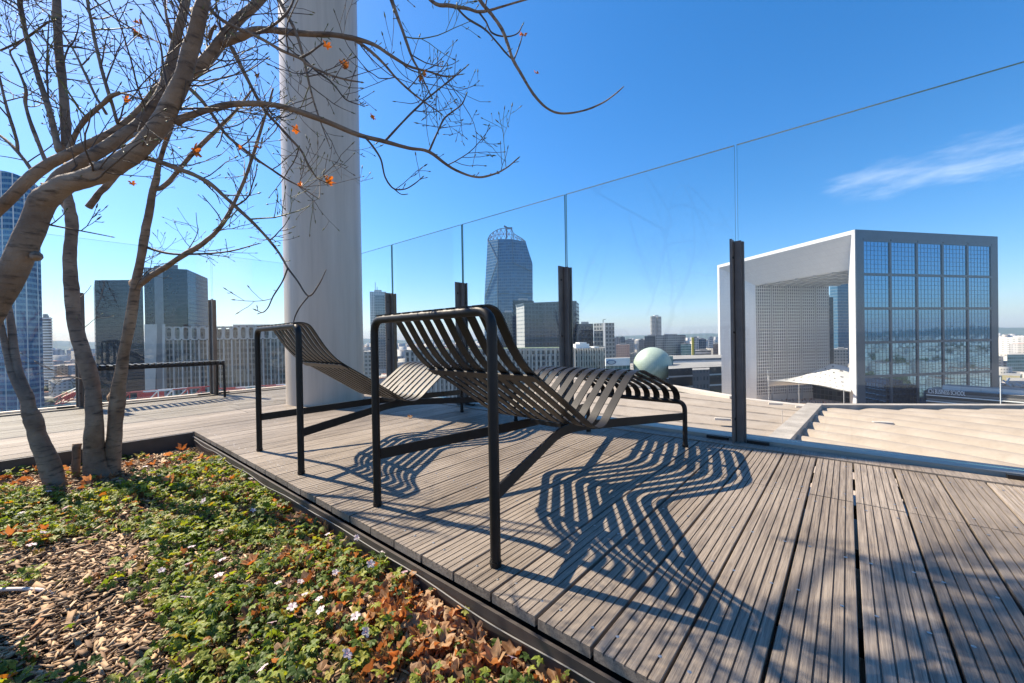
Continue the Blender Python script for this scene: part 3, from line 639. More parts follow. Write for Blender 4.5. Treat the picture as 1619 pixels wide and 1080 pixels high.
E_ = [  # (name, points, widths, twigs)
 ('branch', [(240,300,2.34),(262,292,2.34),(302,246,2.33),(346,202,2.31),(372,176,2.3),(400,140,2.3)], [10,9,8,7,5,3], 7),
 ('branch', [(216,455,2.4),(232,442,2.39),(262,422,2.37),(296,400,2.35),(322,383,2.33),(347,361,2.31),(372,318,2.3),(391,272,2.28),(408,220,2.26),(421,178,2.25),(432,140,2.24)], [13,11,11,10,9,8,6,6,5,4,3], 10),
 ('branch', [(228,390,2.38),(262,400,2.36),(300,402,2.34),(360,398,2.32),(410,385,2.3)], [5,5,4,3,2], 4),
 ('branch', [(277,193,1.72),(300,183,1.73),(331,173,1.74),(378,164,1.76),(441,168,1.78),(504,188,1.8),(567,213,1.83),(608,224,1.85),(646,234,1.87),(678,240,1.88),(715,266,1.9),(752,280,1.92),(779,276,1.93),(800,266,1.93),(818,251,1.93)], [17,13,12,11,10,9,8,6.5,5.5,5,4,3.4,2.8,2.2,1.8], 6),
 ('branch', [(608,224,1.85),(633,197,1.85),(660,170,1.86),(685,148,1.87),(709,129,1.88),(733,109,1.89)], [4,3.4,3,2.8,2.4,1.6], 5),
 ('branch', [(678,240,1.88),(690,213,1.88),(702,188,1.88),(716,176,1.88),(730,165,1.88),(737,150,1.88)], [3.6,3,2.8,2.4,2.2,1.5], 2),
 ('branch', [(577,217,1.83),(590,232,1.83),(602,252,1.83),(609,280,1.83),(622,298,1.83),(640,299,1.83),(655,291,1.83),(667,281,1.83)], [3.6,3.4,3,2.8,2.4,2,1.8,1.4], 3),
 ('branch', [(622,298,1.83),(634,307,1.83),(645,307,1.83)], [2,1.6,1.2], 0),
 ('branch', [(352,68,1.98),(372,62,1.98),(398,50,1.97),(425,47,1.96),(470,52,1.95),(520,55,1.94),(556,60,1.94),(590,70,1.94),(618,88,1.94),(645,104,1.94),(680,114,1.94),(705,121,1.94),(728,118,1.94)], [16,15,14,12,10,9,8,6,5,4,3,2.4,1.6], 9),
 ('branch', [(556,60,1.94),(580,76,1.95),(606,100,1.96),(625,122,1.97),(650,145,1.97),(676,165,1.97),(695,178,1.97)], [6,5,4,3.4,3,2.4,1.6], 6),
 ('branch', [(640,-60,1.9),(682,1,1.9),(712,9,1.9),(740,14,1.9),(757,19,1.9),(782,14,1.9),(812,5,1.9),(845,-4,1.9)], [7,6,5.4,5,4.4,3.4,3,2], 2),
 ('branch', [(700,-90,1.86),(735,-40,1.86),(760,2,1.86),(778,24,1.86),(793,46,1.86),(803,70,1.86),(810,92,1.86),(822,114,1.86),(836,137,1.86),(850,157,1.86),(866,172,1.86),(884,179,1.86),(908,178,1.86),(932,172,1.86),(952,163,1.86),(970,151,1.86),(986,137,1.86)], [7,6,5.6,5.4,5,5,4.8,4.6,4.2,4,3.6,3.2,3,2.8,2.6,2.2,1.6], 0),
 ('branch', [(722,12,1.9),(740,30,1.89),(766,46,1.88),(783,64,1.87),(800,84,1.86),(812,96,1.86)], [3.4,3.2,3,2.8,2.6,2], 1),
 ('branch', [(757,19,1.9),(768,34,1.9),(778,52,1.89),(800,58,1.88),(818,53,1.88),(826,40,1.88)], [3,2.8,2.6,2.2,2,1.4], 1),
 ('branch', [(812,96,1.86),(822,70,1.86),(826,55,1.86)], [2.2,2,1.4], 0),
 ('branch', [(608,-30,1.9),(626,20,1.9),(640,58,1.9),(652,92,1.9),(663,112,1.9),(672,132,1.9),(682,152,1.9)], [7,6,5,4,3,2.4,1.5], 6),
 ('branch', [(226,249,1.72),(255,257,1.73),(285,268,1.75),(310,278,1.77),(331,290,1.79),(352,308,1.81),(372,326,1.83),(400,352,1.85),(422,376,1.87),(440,398,1.88),(455,424,1.88)], [10,10,9,8.5,8,7,6.5,6,5,4.4,3.8], 7),
 ('branch', [(455,424,1.88),(470,444,1.88),(488,468,1.88),(504,450,1.88),(516,426,1.88)], [3.4,3,3,2.4,1.5], 0),
 ('branch', [(488,468,1.88),(474,486,1.88),(466,502,1.88),(463,517,1.88)], [2.6,2.4,2.2,1.5], 1),
 ('branch', [(455,424,1.88),(446,446,1.88),(432,468,1.88),(424,486,1.88),(415,494,1.88),(406,491,1.88)], [3,2.8,2.4,2.2,1.8,1.2], 1),
 ('branch', [(299,139,1.9),(318,158,1.91),(337,183,1.92),(348,200,1.93),(362,217,1.94),(385,236,1.95),(406,252,1.96),(430,268,1.97),(452,283,1.98),(476,296,1.99),(500,312,2.0)], [8,7,6.5,6,5.4,5,4.4,4,3.2,2.4,1.6], 9),
 ('branch', [(366,75,1.98),(384,110,1.99),(400,142,2.0),(420,176,2.02),(440,198,2.04),(455,215,2.05),(476,238,2.06),(486,258,2.07),(500,280,2.08),(514,288,2.08)], [8,7,6,5.4,5,4.4,4,3.4,2.8,1.8], 9),
 ('branch', [(318,-20,1.62),(330,12,1.62),(352,32,1.62),(378,46,1.62),(400,55,1.62),(425,68,1.62),(450,82,1.62),(474,92,1.62),(490,104,1.62),(520,118,1.62),(548,126,1.62),(570,130,1.62)], [7,7,6.5,6.5,6,5.4,5,4.6,4,3.4,3,2], 5),
 ('branch', [(400,55,1.62),(420,47,1.62),(440,34,1.62),(455,18,1.62),(464,0,1.62),(470,-30,1.62)], [4.8,4.8,4.4,4,3.6,3], 3),
 ('branch', [(474,92,1.62),(490,84,1.62),(500,76,1.62),(512,68,1.62)], [4,3.6,3.4,2], 1),
 ('branch', [(430,-20,1.9),(452,20,1.9),(468,52,1.9),(480,92,1.9),(488,128,1.9),(496,160,1.9),(508,196,1.9),(520,228,1.9)], [7,6,5.4,5,4,3.2,2.4,1.5], 9),
 ('branch', [(480,92,1.9),(500,112,1.9),(522,128,1.9),(534,142,1.9),(548,158,1.9),(572,167,1.9)], [4,3.6,3,2.6,2.2,1.4], 4),
 ('branch', [(94,240,1.86),(87,215,1.87),(79,177,1.88),(67,142,1.9),(57,110,1.92),(48,78,1.94),(41,53,1.95),(34,20,1.97),(29,-10,1.98),(18,-80,2.0),(5,-170,2.04)], [13,13,12,11,11,11,10,10,10,8,4], 10),
 ('bough', [(103,246,1.9),(104,225,1.9),(103,195,1.92),(101,157,1.94),(97,118,1.96),(94,80,1.98),(91,40,2.0),(90,0,2.02),(86,-80,2.06),(78,-180,2.1)], [17,17,18,17,16,16,16,15,12,6], 10),
 ('branch', [(106,240,1.88),(118,216,1.88),(132,192,1.88),(147,178,1.88),(164,163,1.88),(176,152,1.88),(190,146,1.88)], [10,10,10,9.5,9,8.5,7.5], 3),
 ('branch', [(186,147,1.88),(205,150,1.88),(222,157,1.88),(248,163,1.9)], [4,3.6,3,2], 2),
 ('branch', [(54,276,1.84),(42,258,1.85),(25,237,1.86),(10,222,1.87),(-10,207,1.88)], [8,8,7.5,7,6], 3),
 ('branch', [(28,240,1.86),(26,222,1.86),(16,188,1.87),(8,160,1.88),(0,126,1.9),(-10,80,1.92)], [7,7,6.5,6,5,4], 5),
 ('branch', [(76,262,1.84),(66,240,1.85),(53,205,1.86),(44,180,1.87),(40,160,1.88),(41,142,1.88),(30,112,1.9),(16,84,1.92),(22,76,1.92),(40,62,1.93)], [9,8.5,8,7,7,6.5,5,4,3.6,2.6], 6),
 ('branch', [(186,195,1.88),(178,168,1.89),(167,132,1.9),(158,98,1.92),(151,69,1.94),(145,35,1.95),(139,2,1.97),(134,-60,2.0),(130,-130,2.03)], [7,7,7,7,6.5,6.5,6,4,2], 8),
 ('branch', [(168,180,1.9),(150,150,1.92),(135,118,1.94),(118,82,1.96),(98,50,1.97),(80,26,1.98),(62,10,1.99),(48,-8,2.0)], [6,5.4,5,4.4,4,3.4,3,2], 7),
 ('branch', [(140,328,2.5),(152,312,2.5),(164,298,2.5),(178,284,2.5),(196,262,2.48),(212,236,2.46)], [13,13,12,12,10,8], 2),
 ('branch', [(112,340,2.5),(98,322,2.5),(86,308,2.5),(66,290,2.5)], [9,8,7,6], 1),
 ('branch', [(75,185,1.9),(76,150,1.9),(74,110,1.9),(76,60,1.9),(78,30,1.9)], [4,4,4,3,2], 5),
 ('branch', [(0,80,2.0),(30,66,1.99),(50,54,1.98),(72,38,1.97),(86,32,1.97)], [4.5,5,5,4,3], 4),
 ('branch', [(140,-10,1.9),(172,22,1.9),(200,40,1.9),(219,52,1.9),(240,62,1.9),(262,72,1.9)], [4,3.6,3.2,3,2.4,1.6], 6),
 ('branch', [(330,62,1.98),(336,46,1.97),(342,40,1.97)], [7,6,6], 0),
 ('branch', [(270,60,1.87),(262,20,1.88),(258,-40,1.9),(240,-120,1.95)], [6,5,4,2], 7),
 ('branch', [(300,-20,1.94),(350,-90,1.95),(410,-150,1.98),(500,-190,2.02),(590,-170,2.0),(650,-110,1.94),(690,-60,1.9)], [9,8,7,6.5,6,6,6], 9),
 ('branch', [(470,-70,2.08),(530,-90,2.04),(590,-80,1.98),(640,-60,1.92)], [10,8,7.5,7], 6),
 ('branch', [(560,-175,2.02),(590,-100,1.96),(604,-50,1.92),(612,-20,1.9)], [7.5,7,6.5,6], 3),
]
for nm, pts, wd, tw in E_:
    th = max(wd) < 6
    limb(nm, pts, wd, TWIG if th else BARK, 7 if th else 10, tw, (.05, .15) if th else (.09, .26), lump=.06)
def unit(v): return v/max(1e-9, np.linalg.norm(v))
def bud(p, d, s=1.0):
    d = unit(d); L = .010*s*rnd.uniform(.8, 1.7); r_ = .0021*s*rnd.uniform(.8, 1.2)
    budm.tube([p - d*.001, p + d*L*.25, p + d*L*.55, p + d*L], [r_*.5, r_, r_*.8, r_*.12], 5)
def twig(p, d, L, r_, lvl, green):
    k = max(4, int(L/.03)); P = [p]; bend = nrs.normal(0, .35, 3); d = unit(d)
    for i in range(k):
        d = unit(d + bend*.10 + np.array([0, 0, .07]) + nrs.normal(0, .11, 3)); P.append(P[-1] + d*L/k)
    rr = np.linspace(r_, max(.0009, r_*.45), k + 1)
    (gtwig if green else twigm).tube(P, rr, 5, cap=False)
    bud(P[-1], d, 1.15)
    for i in range(1, k):
        if rnd.random() < .42:
            sd_ = unit(np.cross(d, nrs.normal(0, 1, 3))); dd = unit(P[i+1] - P[i])*.75 + sd_*.9
            if lvl > 0 and L > .09: twig(P[i], dd, L*rnd.uniform(.35, .62), rr[i]*.68, lvl - 1, green)
            elif rnd.random() < .5:
                q = P[i] + unit(dd)*rnd.uniform(.004, .018); (gtwig if green else twigm).tube([P[i], q], [.0011, .0009], 4, cap=False); bud(q, unit(dd) + np.array([0, 0, .5]), .8)
for P, rr, tw, tl in segs:
    k = len(P)
    if tw:
        bud(P[-1], P[-1] - P[-2], 1.2) if rr[-1] < .004 else None
        for _ in range(int(tw*(1.25 if proj(P[k//2])[0] < 430 else .9))):
            i = int(k*(.25 + .73*rnd.random())); i = min(max(i, 1), k - 2)
            T = unit(P[i+1] - P[i]); sd_ = unit(np.cross(T, nrs.normal(0, 1, 3)))
            dd = T*rnd.uniform(.3, .9) + sd_ + np.array([0, 0, .12])
            L = rnd.uniform(*tl)*(1.5 if rnd.random() < .3 else 1.1)*.95
            twig(P[i] , dd, L, min(rr[i]*.55, rnd.uniform(.0021, .0040)), 2 if L > .13 else 1, rnd.random() < .16)
        if rr[-1] < .006:
            for i in range(2, k - 1):
                if rnd.random() < .16:
                    T = unit(P[i+1] - P[i]); sd_ = unit(np.cross(T, nrs.normal(0, 1, 3))); dd = unit(T*.7 + sd_*.8 + np.array([0, 0, .4]))
                    q = P[i] + dd*(rr[i] + rnd.uniform(.004, .016)); twigm.tube([P[i], q], [.0013, .001], 4, cap=False); bud(q, dd, 1.0)
# high crown above the picture, which throws the shadows at the right of the deck
sxy = -sd/math.sin(SUN_EL)
for (x, y, hh, n_) in ((1335, 880, 3.3, 5), (1420, 905, 3.6, 6), (1490, 985, 3.5, 7), (1380, 1045, 3.2, 6), (1570, 940, 3.9, 6), (1240, 950, 3.1, 3), (1530, 1070, 3.4, 6), (1180, 1010, 2.9, 3)):
    c0 = onz(x, y) - sxy*hh
    for _ in range(n_):
        dd = nrs.normal(0, 1, 3) + np.array([.25, .1, .4]); dd[2] = abs(dd[2])*.7 + .35; dd = unit(dd); twig(c0 + nrs.normal(0, .06, 3), dd, rnd.uniform(.3, .9), rnd.uniform(.006, .013), 1, False)
up_ = [onz(x, y) - sxy*hh for x, y, hh in ((1180, 1010, 2.9), (1240, 950, 3.1), (1335, 880, 3.3), (1420, 905, 3.6), (1570, 940, 3.9))]
st0 = at(300, -60, 1.5)
for chain, r0 in (([st0] + up_, .02), ([up_[1], onz(1380, 1045) - sxy*3.2, onz(1490, 985) - sxy*3.5, onz(1530, 1070) - sxy*3.4], .012)):
    P, rr = smooth_path(chain, np.linspace(r0, .005, len(chain)), 8); mb = MB(); mb.tube(P, rr, 8); mb.build('branch', BARK, tree, smooth=True)
for mbx, nm, mt in ((twigm, 'twigs', TWIG), (gtwig, 'green_twigs', GREENTWIG), (budm, 'leaf_buds', BUD)):
    o = mbx.build(nm, mt, tree, smooth=True); o['kind'] = 'stuff'
for x, y, d, s in ((519, 286, 2.06, 11), (308, 238, 2.3, 13), (218, 56, 1.9, 10), (197, 157, 1.88, 8), (220, 36, 1.9, 7), (549, 104, 1.94, 9), (540, 100, 1.94, 6), (828, 56, 1.86, 7), (824, 54, 1.86, 4), (517, 72, 1.6, 8), (588, 186, 1.8, 7), (672, 117, 1.9, 6), (664, 124, 1.9, 6), (410, 234, 2.25, 6), (476, 292, 1.98, 6), (469, 205, 2.0, 8), (381, 234, 1.9, 6), (209, 290, 1.9, 6), (262, 219, 1.75, 5), (848, 116, 1.86, 5), (407, 119, 1.9, 5), (280, 270, 1.8, 6)):
    d -= .42 if d < 2.12 else 0
    p = at(x, y, d); r_ = np.array([s*d/FPX])
    V, F = leafset(p[None], r_, np.array([rnd.uniform(0, 6.28)]), np.array([rnd.uniform(-1.4, -.4)]), np.array([rnd.uniform(-1, 1)]), 5, np.array([rnd.uniform(.3, .9)]), .13, .5)
    mesh_np('withered_leaf', V - troot, F, BROWNLEAF, tree)
# bark scars and knots
for x, y, d, s in ((184, 628, 2.43, 15), (57, 405, 1.6, 11), (215, 448, 2.37, 12), (219, 215, 1.68, 8), (150, 262, 1.63, 9), (307, 18, 1.76, 8), (107, 262, 1.72, 7), (160, 745, 2.36, 13), (173, 742, 2.43, 12)):
    d -= .395 if d < 2.0 else -.03
    p = at(x, y, d); r_ = s*d/FPX/2; mb = MB(); q = at(x, y, d + .03)
    mb.tube([q, p + (q-p)*.45, p + (q-p)*.15, p], [r_*1.5, r_*1.2, r_*.85, r_*.45], 10); mb.build('bark_knot', BARK, tree, smooth=True)
# ------------------------------------------------------------------ ground, hills, air
GZ = -52.0
m, t, b = mat('urban_ground'); v = OBJ(t)
f = NOISE(t, v, .006, 8, .65); f2 = NOISE(t, v, .05, 5, .6)
c = RAMP(t, f, [(.35, (.05, .075, .035)), (.48, (.10, .11, .08)), (.56, (.19, .175, .155)), (.7, (.24, .215, .19))])
t.links.new(MIX(t, M_(t, 'MULTIPLY', f2, .6), c, (.10, .10, .09)), b.inputs['Base Color']); b.inputs['Roughness'].default_value = .9
mb = MB(); k = 96; RAD = 9300.0
mb.add([(RAD*math.cos(i*2*math.pi/k), RAD*math.sin(i*2*math.pi/k), GZ) for i in range(k)], [tuple(range(k))])
tag(mb.build('ground', m), kind='structure')
m, t, b = mat('wooded_hill'); v = OBJ(t)
t.links.new(RAMP(t, NOISE(t, v, .012, 8, .7), [(.35, (.025, .045, .02)), (.55, (.05, .075, .03)), (.68, (.16, .15, .13))]), b.inputs['Base Color']); b.inputs['Roughness'].default_value = .95
for rad_, hh, sd_, th0, th1 in ((7600, 95, 3.0, 0, 6.2832), (5200, 50, 7.0, 2.6, 3.75), (8700, 150, 11.0, 0, 6.2832)):
    mb = MB(); k = 260; V = []; full = th1 - th0 > 6
    for i in range(k + 1):
        a = th0 + (th1 - th0)*i/k; e = 1 if full else min(1, 6*min(i, k - i)/k)
        h1 = hh*e*(.62 + .25*math.sin(a*3 + sd_) + .13*math.sin(a*11 + sd_*2) + .06*math.sin(a*37 + sd_) + .03*math.sin(a*91))
        for rr_, z in ((rad_ - 600, -4), (rad_ - 250, h1*.7), (rad_, h1), (rad_ + 420, h1*.4), (rad_ + 560, -4)): V.append((rr_*math.cos(a), rr_*math.sin(a), GZ + z))
    F = [(i*5 + j, i*5 + 5 + j, i*5 + 6 + j, i*5 + 1 + j) for i in range(k) for j in range(4)]
    mb.add(V, F); tag(mb.build('hills', m, smooth=True, recalc=True), kind='structure')

# ------------------------------------------------------------------ facades
CONC = (.42, .40, .37)
MATS = {}
def FM(key):
    if key in MATS: return MATS[key]
    d = {
     'blue_curtain': ((.10, .16, .22), (.02, .085, .16), 1.5, 3.6, .86, .72, .10, .35),
     'bright_blue_bands': ((.17, .31, .41), (.012, .085, .19), 1.5, 3.6, .93, .60, .10, .6),
     'dark_glass': ((.014, .021, .034), (.005, .010, .020), 1.6, 3.4, .82, .62, .25, .5),
     'dark_glass_light_grid': ((.14, .18, .22), (.02, .045, .075), 3.0, 3.6, .78, .70, .12, .45),
     'facet_glass': ((.10, .17, .24), (.010, .06, .13), 3.0, 4.6, .82, .74, .12, .6),
     'cuboid_glass': ((.060, .08, .105), (.007, .018, .036), 3.2, 3.4, .74, .66, .2, .5),
     'pale_side': ((.50, .50, .48), (.10, .13, .15), 3.2, 3.4, .55, .30, .3, .5),
     'balcony': ((.50, .49, .47), (.045, .05, .055), 4.0, 2.9, 1.1, .5, .4, .4),
     'concrete_fins': ((.40, .385, .36), (.04, .05, .06), 2.6, 3.0, .55, .62, .25, .8),
     'white_grid': ((.56, .57, .58), (.06, .09, .12), 2.2, 3.3, .55, .72, .2, .6),
     'beige': ((.46, .37, .31), (.08, .08, .09), 3.0, 2.9, .42, .45, .3, .6),
     'pink': ((.50, .34, .28), (.10, .09, .09), 2.6, 2.8, .45, .42, .3, .6),
     'grey_block': ((.30, .31, .31), (.045, .06, .075), 3.0, 3.1, .62, .55, .2, .8),
     'dark_bands': ((.48, .48, .47), (.025, .03, .035), 40.0, 4.4, 1.1, .86, .35, .3),
     'white_bands': ((.66, .66, .66), (.10, .12, .14), 30.0, 3.4, 1.1, .40, .3, .4),
     'far_pale': ((.44, .42, .39), (.10, .11, .12), 3.2, 3.0, .5, .5, .4, .7),
     'brown_block': ((.16, .14, .14), (.05, .05, .06), 1.5, 3.0, .5, .5, .4, .7),
     'teal_glass': ((.25, .36, .36), (.05, .13, .14), 2.0, 3.2, .8, .6, .15, .5),
    }[key]
    MATS[key] = facade(key, *d); return MATS[key]
ROOF = plain('flat_roof', (.27, .26, .25), .9, 0, .25, .1)
ROOFD = plain('dark_roof', (.10, .10, .105), .8, 0, .25, .1)
WHITE = plain('white_stone', (.70, .685, .665), .5, 0, .05, .08)
PALE = plain('pale_concrete', (.43, .415, .40), .7, 0, .12, .3)
WPAINT = plain('white_paint', (.80, .80, .78), .5, 0, .04, .2)
def ztop(px, py, d): return at(px, py, d)[2]
def gp(px, d):
    p = at(px, HZ - (px - 809.5)*math.tan(ROLL), d); return np.array([p[0], p[1]])
def prism(name, foot, z0, z1, mats, parent=None, roof=None, uv=True):
    """foot: list of xy; z1 number or list; the roof is its own part"""
    k = len(foot); zt = z1 if isinstance(z1, (list, tuple)) else [z1]*k
    ar = sum(foot[i][0]*foot[(i+1) % k][1] - foot[(i+1) % k][0]*foot[i][1] for i in range(k))
    if ar < 0: foot = foot[::-1]; zt = zt[::-1]
    V = [(*p, z0) for p in foot] + [(*p, z) for p, z in zip(foot, zt)]
    mb = MB(); mb.add(V, [(i, (i+1) % k, k + (i+1) % k, k + i) for i in range(k)], 0); mb.add(V[k:], [tuple(range(k))], 1)
    return mb.build(name, [mats, roof or ROOF], parent, uv=uv)
def inset(foot, s):
    c = np.mean(foot, axis=0); return [c + (p - c)*s for p in foot]
def building(name, label, foot, top, key, z0=None, cat='building', group=None, roof=None, parapet=True, extra=None):
    """foot: (px, depth) corners; top: (px, py, depth) of a point of the roof edge"""
    z0 = GZ if z0 is None else z0
    F = [gp(*p) for p in foot]; z1 = ztop(*top); c = np.mean(F, axis=0)
    r = empty(name, (*c, z0), label, cat, group)
    prism('wall', F, z0, z1, FM(key) if isinstance(key, str) else key, r, roof)
    if parapet:
        q = inset(F, .86); prism('roof_plant', inset(F, .45), z1 + .01, z1 + max(1.2, .03*(z1 - z0)), plain_cached('plant_grey', (.33, .33, .33)), r, roof)
    return r
PC = {}
def plain_cached(n, c, r=.7):
    if n not in PC: PC[n] = plain(n, c, r, 0, .12, .2)
    return PC[n]

# ------------------------------------------------------------------ left part of the skyline
r = empty('glass_tower', (*gp(10, 250), GZ), 'tall blue glass tower with a curved front at the left edge', 'tower')
F = [gp(x, 250 + 26*((x - 10)/70.0)**2) for x in range(-70, 69, 6)] + [gp(68, 276), gp(66, 300), gp(-70, 300)]
zz = [ztop(0, 268, 250) - 8.0*max(-.2, (i/23.0 - .45)) for i in range(len(F))]
prism('wall', F, GZ, zz, FM('bright_blue_bands'), r, ROOFD)
mb = MB()
for i in range(1, 23, 3): a, c = F[i], F[i+1]; mb.bar((*a, GZ), (*a, zz[i]), .5, .5)
mb.build('vertical_fin', WHITE, r)
r = building('apartment_tower', 'thin apartment tower with stacked white balconies beside the blue glass tower', [(68, 420), (82, 420), (83, 440), (67, 440)], (70, 502, 420), 'balcony')
mb = MB(); z1 = ztop(70, 502, 420); a, c = gp(67.5, 418.5), gp(82, 418.5)
for k in range(34):
    z = z1 - 1.5 - k*2.9
    if z > GZ + 4: mb.bar((*a, z), (*c, z), 2.4, 1.05)
mb.build('balcony', WPAINT, r)
prism('roof_plant', [gp(69, 425), gp(77, 425), gp(77, 435), gp(69, 435)], z1, z1 + 4, plain_cached('plant_grey', (.33, .33, .33)), r)
# dark twin tower
r = empty('dark_office_tower', (*gp(260, 330), GZ), 'dark glass office tower with two wings and white letters on its roof edge', 'tower')
zA = ztop(160, 443, 330); zB = ztop(240, 423, 335); 
prism('wall', [gp(152, 330), gp(228, 332), gp(228, 375), gp(150, 372)], GZ, zA, FM('dark_glass'), r, ROOFD)
prism('wall', [gp(230, 334), gp(298, 330), gp(330, 364), gp(330, 400), gp(232, 395)], GZ, [zB, ztop(298, 426, 330), ztop(330, 440, 364), zB - 4, zB], FM('dark_glass'), r, ROOFD)
prism('stair_core', [gp(246, 330.5), gp(260, 330.2), gp(260, 333), gp(246, 333)], GZ, zB + .3, plain_cached('core_grey', (.27, .26, .255)), r)
prism('light_glass_wall', [gp(298.4, 329.8), gp(330.4, 363.6), gp(330.6, 364.2), gp(298.3, 330.6)], GZ, [ztop(298, 426.5, 330), ztop(330, 440.5, 364), ztop(330, 440.5, 364), ztop(298, 426.5, 330)], FM('dark_glass_light_grid'), r, ROOFD)
prism('roof_plant', [gp(262, 340), gp(284, 339), gp(284, 360), gp(262, 360)], zB - .5, zB + 2.6, ROOFD, r)
mb = MB()
for k in range(3): a, c = gp(222, 333), gp(231, 334); z = zB - 4.5 - k*3.6; mb.bar((*a, z), (*c, z), 1.5, 1.3)
mb.build('link_beam', ROOFD, r)
def lettering(txt, name, p0, p1, hgt, mt, parent, off=.25, z=None):
    cu = bpy.data.curves.new(name, 'FONT'); cu.body = txt; cu.extrude = .12; cu.size = 1.0
    ob = bpy.data.objects.new('tmp', cu); col.objects.link(ob); bpy.context.view_layer.update()
    dg = bpy.context.evaluated_depsgraph_get(); me = bpy.data.meshes.new_from_object(ob.evaluated_get(dg)); bpy.data.objects.remove(ob)
    me.name = name
    co = np.array([v.co[:] for v in me.vertices]); lo, hi = co.min(0), co.max(0)
    p0 = np.asarray(p0, float); p1 = np.asarray(p1, float); d = p1 - p0; L = np.linalg.norm(d[:2]); ex = np.array([d[0]/L, d[1]/L, 0]); ez = np.array([0, 0, 1.0]); en = np.cross(ex, ez)
    base = np.array(root_loc(parent))
    for vtx, c in zip(me.vertices, co):
        u_ = (c[0] - lo[0])/(hi[0] - lo[0]); w_ = (c[1] - lo[1])/(hi[1] - lo[1])
        vtx.co = p0 + ex*L*u_ + np.array([0, 0, d[2]*u_]) + ez*hgt*w_ + en*(off + c[2]) - base
    me.materials.append(mt); o = bpy.data.objects.new(name, me); col.objects.link(o); o.parent = parent; return o
a, c = gp(234, 334), gp(266, 332.5)
lettering('FRAMATOME', 'sign_letters', (*a, zB - 4.2), (*c, zB - 4.2), 3.0, WPAINT, r, .9)
# ribbed building with oval openings
RD = 175
r = empty('ribbed_office_block', (*gp(330, RD), GZ), 'pale concrete office block with a row of oval openings above slim fins', 'building')
zt = ztop(300, 516, RD); e0, e1 = gp(262, RD), gp(452, RD + 16)
dv = (e1 - e0); LW = np.linalg.norm(dv); dv /= LW; nv = np.array([dv[1], -dv[0]]); nv = nv if nv @ (-gp(330, RD)) > 0 else -nv
bk = -nv*22
prism('glass_wall', [e0, e1, e1 + bk, e0 + bk], GZ, zt - 1.2, facade('ribbed_glass', (.22, .22, .21), (.035, .05, .065), 1.25, 2.6, .8, .62, .15, .9, lit=(.30, .29, .26)), r, ROOF)
zo = ztop(300, 534, RD)
mb = MB(); nO = 15; wO = LW/nO; k = 14
for i in range(nO):                                    # arcade band with real oval holes
    s0 = i*wO; cx = s0 + wO/2; z0_, z1_ = zo - 1.0, zt; cz = (z0_ + z1_)/2; rx, rz = wO*.30, (z1_ - z0_)*.42
    rect = []; ell = []
    for j in range(k*2):
        a_ = 2*math.pi*(j + .5)/(2*k); ca_, sa_ = math.cos(a_), math.sin(a_); sg = lambda q: math.copysign(abs(q)**.55, q)
        ell.append((cx + rx*sg(ca_)*1.0, cz + rz*sg(sa_)))
        tt = 1/max(abs(ca_)/(wO/2), abs(sa_)/((z1_ - z0_)/2)); rect.append((cx + ca_*tt, cz + sa_*tt))
    V = []
    for off in (1.3, 1.3, .1):
        pts = rect if len(V) == 0 else ell
        V += [(*(e0 + dv*p[0] + nv*off), p[1]) for p in pts]
    q = 2*k
    mb.add(V, [(j, (j+1) % q, q + (j+1) % q, q + j) for j in range(q)] + [(q + j, q + (j+1) % q, 2*q + (j+1) % q, 2*q + j) for j in range(q)])
mb.add([(*(e0 + nv*1.3), zt), (*(e1 + nv*1.3), zt), (*(e1 + bk), zt + .02), (*(e0 + bk), zt + .02)], [(0, 1, 2, 3)])
mb.build('arcade_band', PALE, r)
mb = MB()
for i in range(nO*2 + 1):
    p = e0 + dv*LW*i/(nO*2) + nv*.65; wd = .55 if i % 2 == 0 else .22
    mb.bar((*p, GZ), (*p, zo - 1.0), wd, 1.0 if i % 2 == 0 else .5, up=(nv[0], nv[1], 0))
mb.build('facade_fin', PALE, r)
# sculpted end piers
for x0, x1, x0b, x1b, nm in ((229, 249, 227, 238, 'end_pier'), (257, 262, 253, 262, 'end_pier')):
    zt2 = zt + 1.0; V = []
    for px0, px1, z in ((x0b, x1b, GZ), (x0 - 1, x1 - 4, zt - 22), (x0, x1, zt2)):
        for px, dd in ((px0, RD - 3), (px1, RD - 3.5), (px1, RD + 14), (px0, RD + 14)): V.append((*gp(px, dd), z))
    mb = MB(); mb.add(V, [(0+j, (j+1) % 4, 4 + (j+1) % 4, 4 + j) for j in range(4)] + [(4+j, 4 + (j+1) % 4, 8 + (j+1) % 4, 8 + j) for j in range(4)] + [(8, 9, 10, 11)])
    mb.build(nm, PALE, r, recalc=True)
zz0 = ztop(400, 511, 190)
prism('roof_plant', [gp(369, 190), gp(436, 196), gp(436, 206), gp(369, 200)], zt - 1, zz0 - .5, plain_cached('plant_grey', (.33, .33, .33)), r)
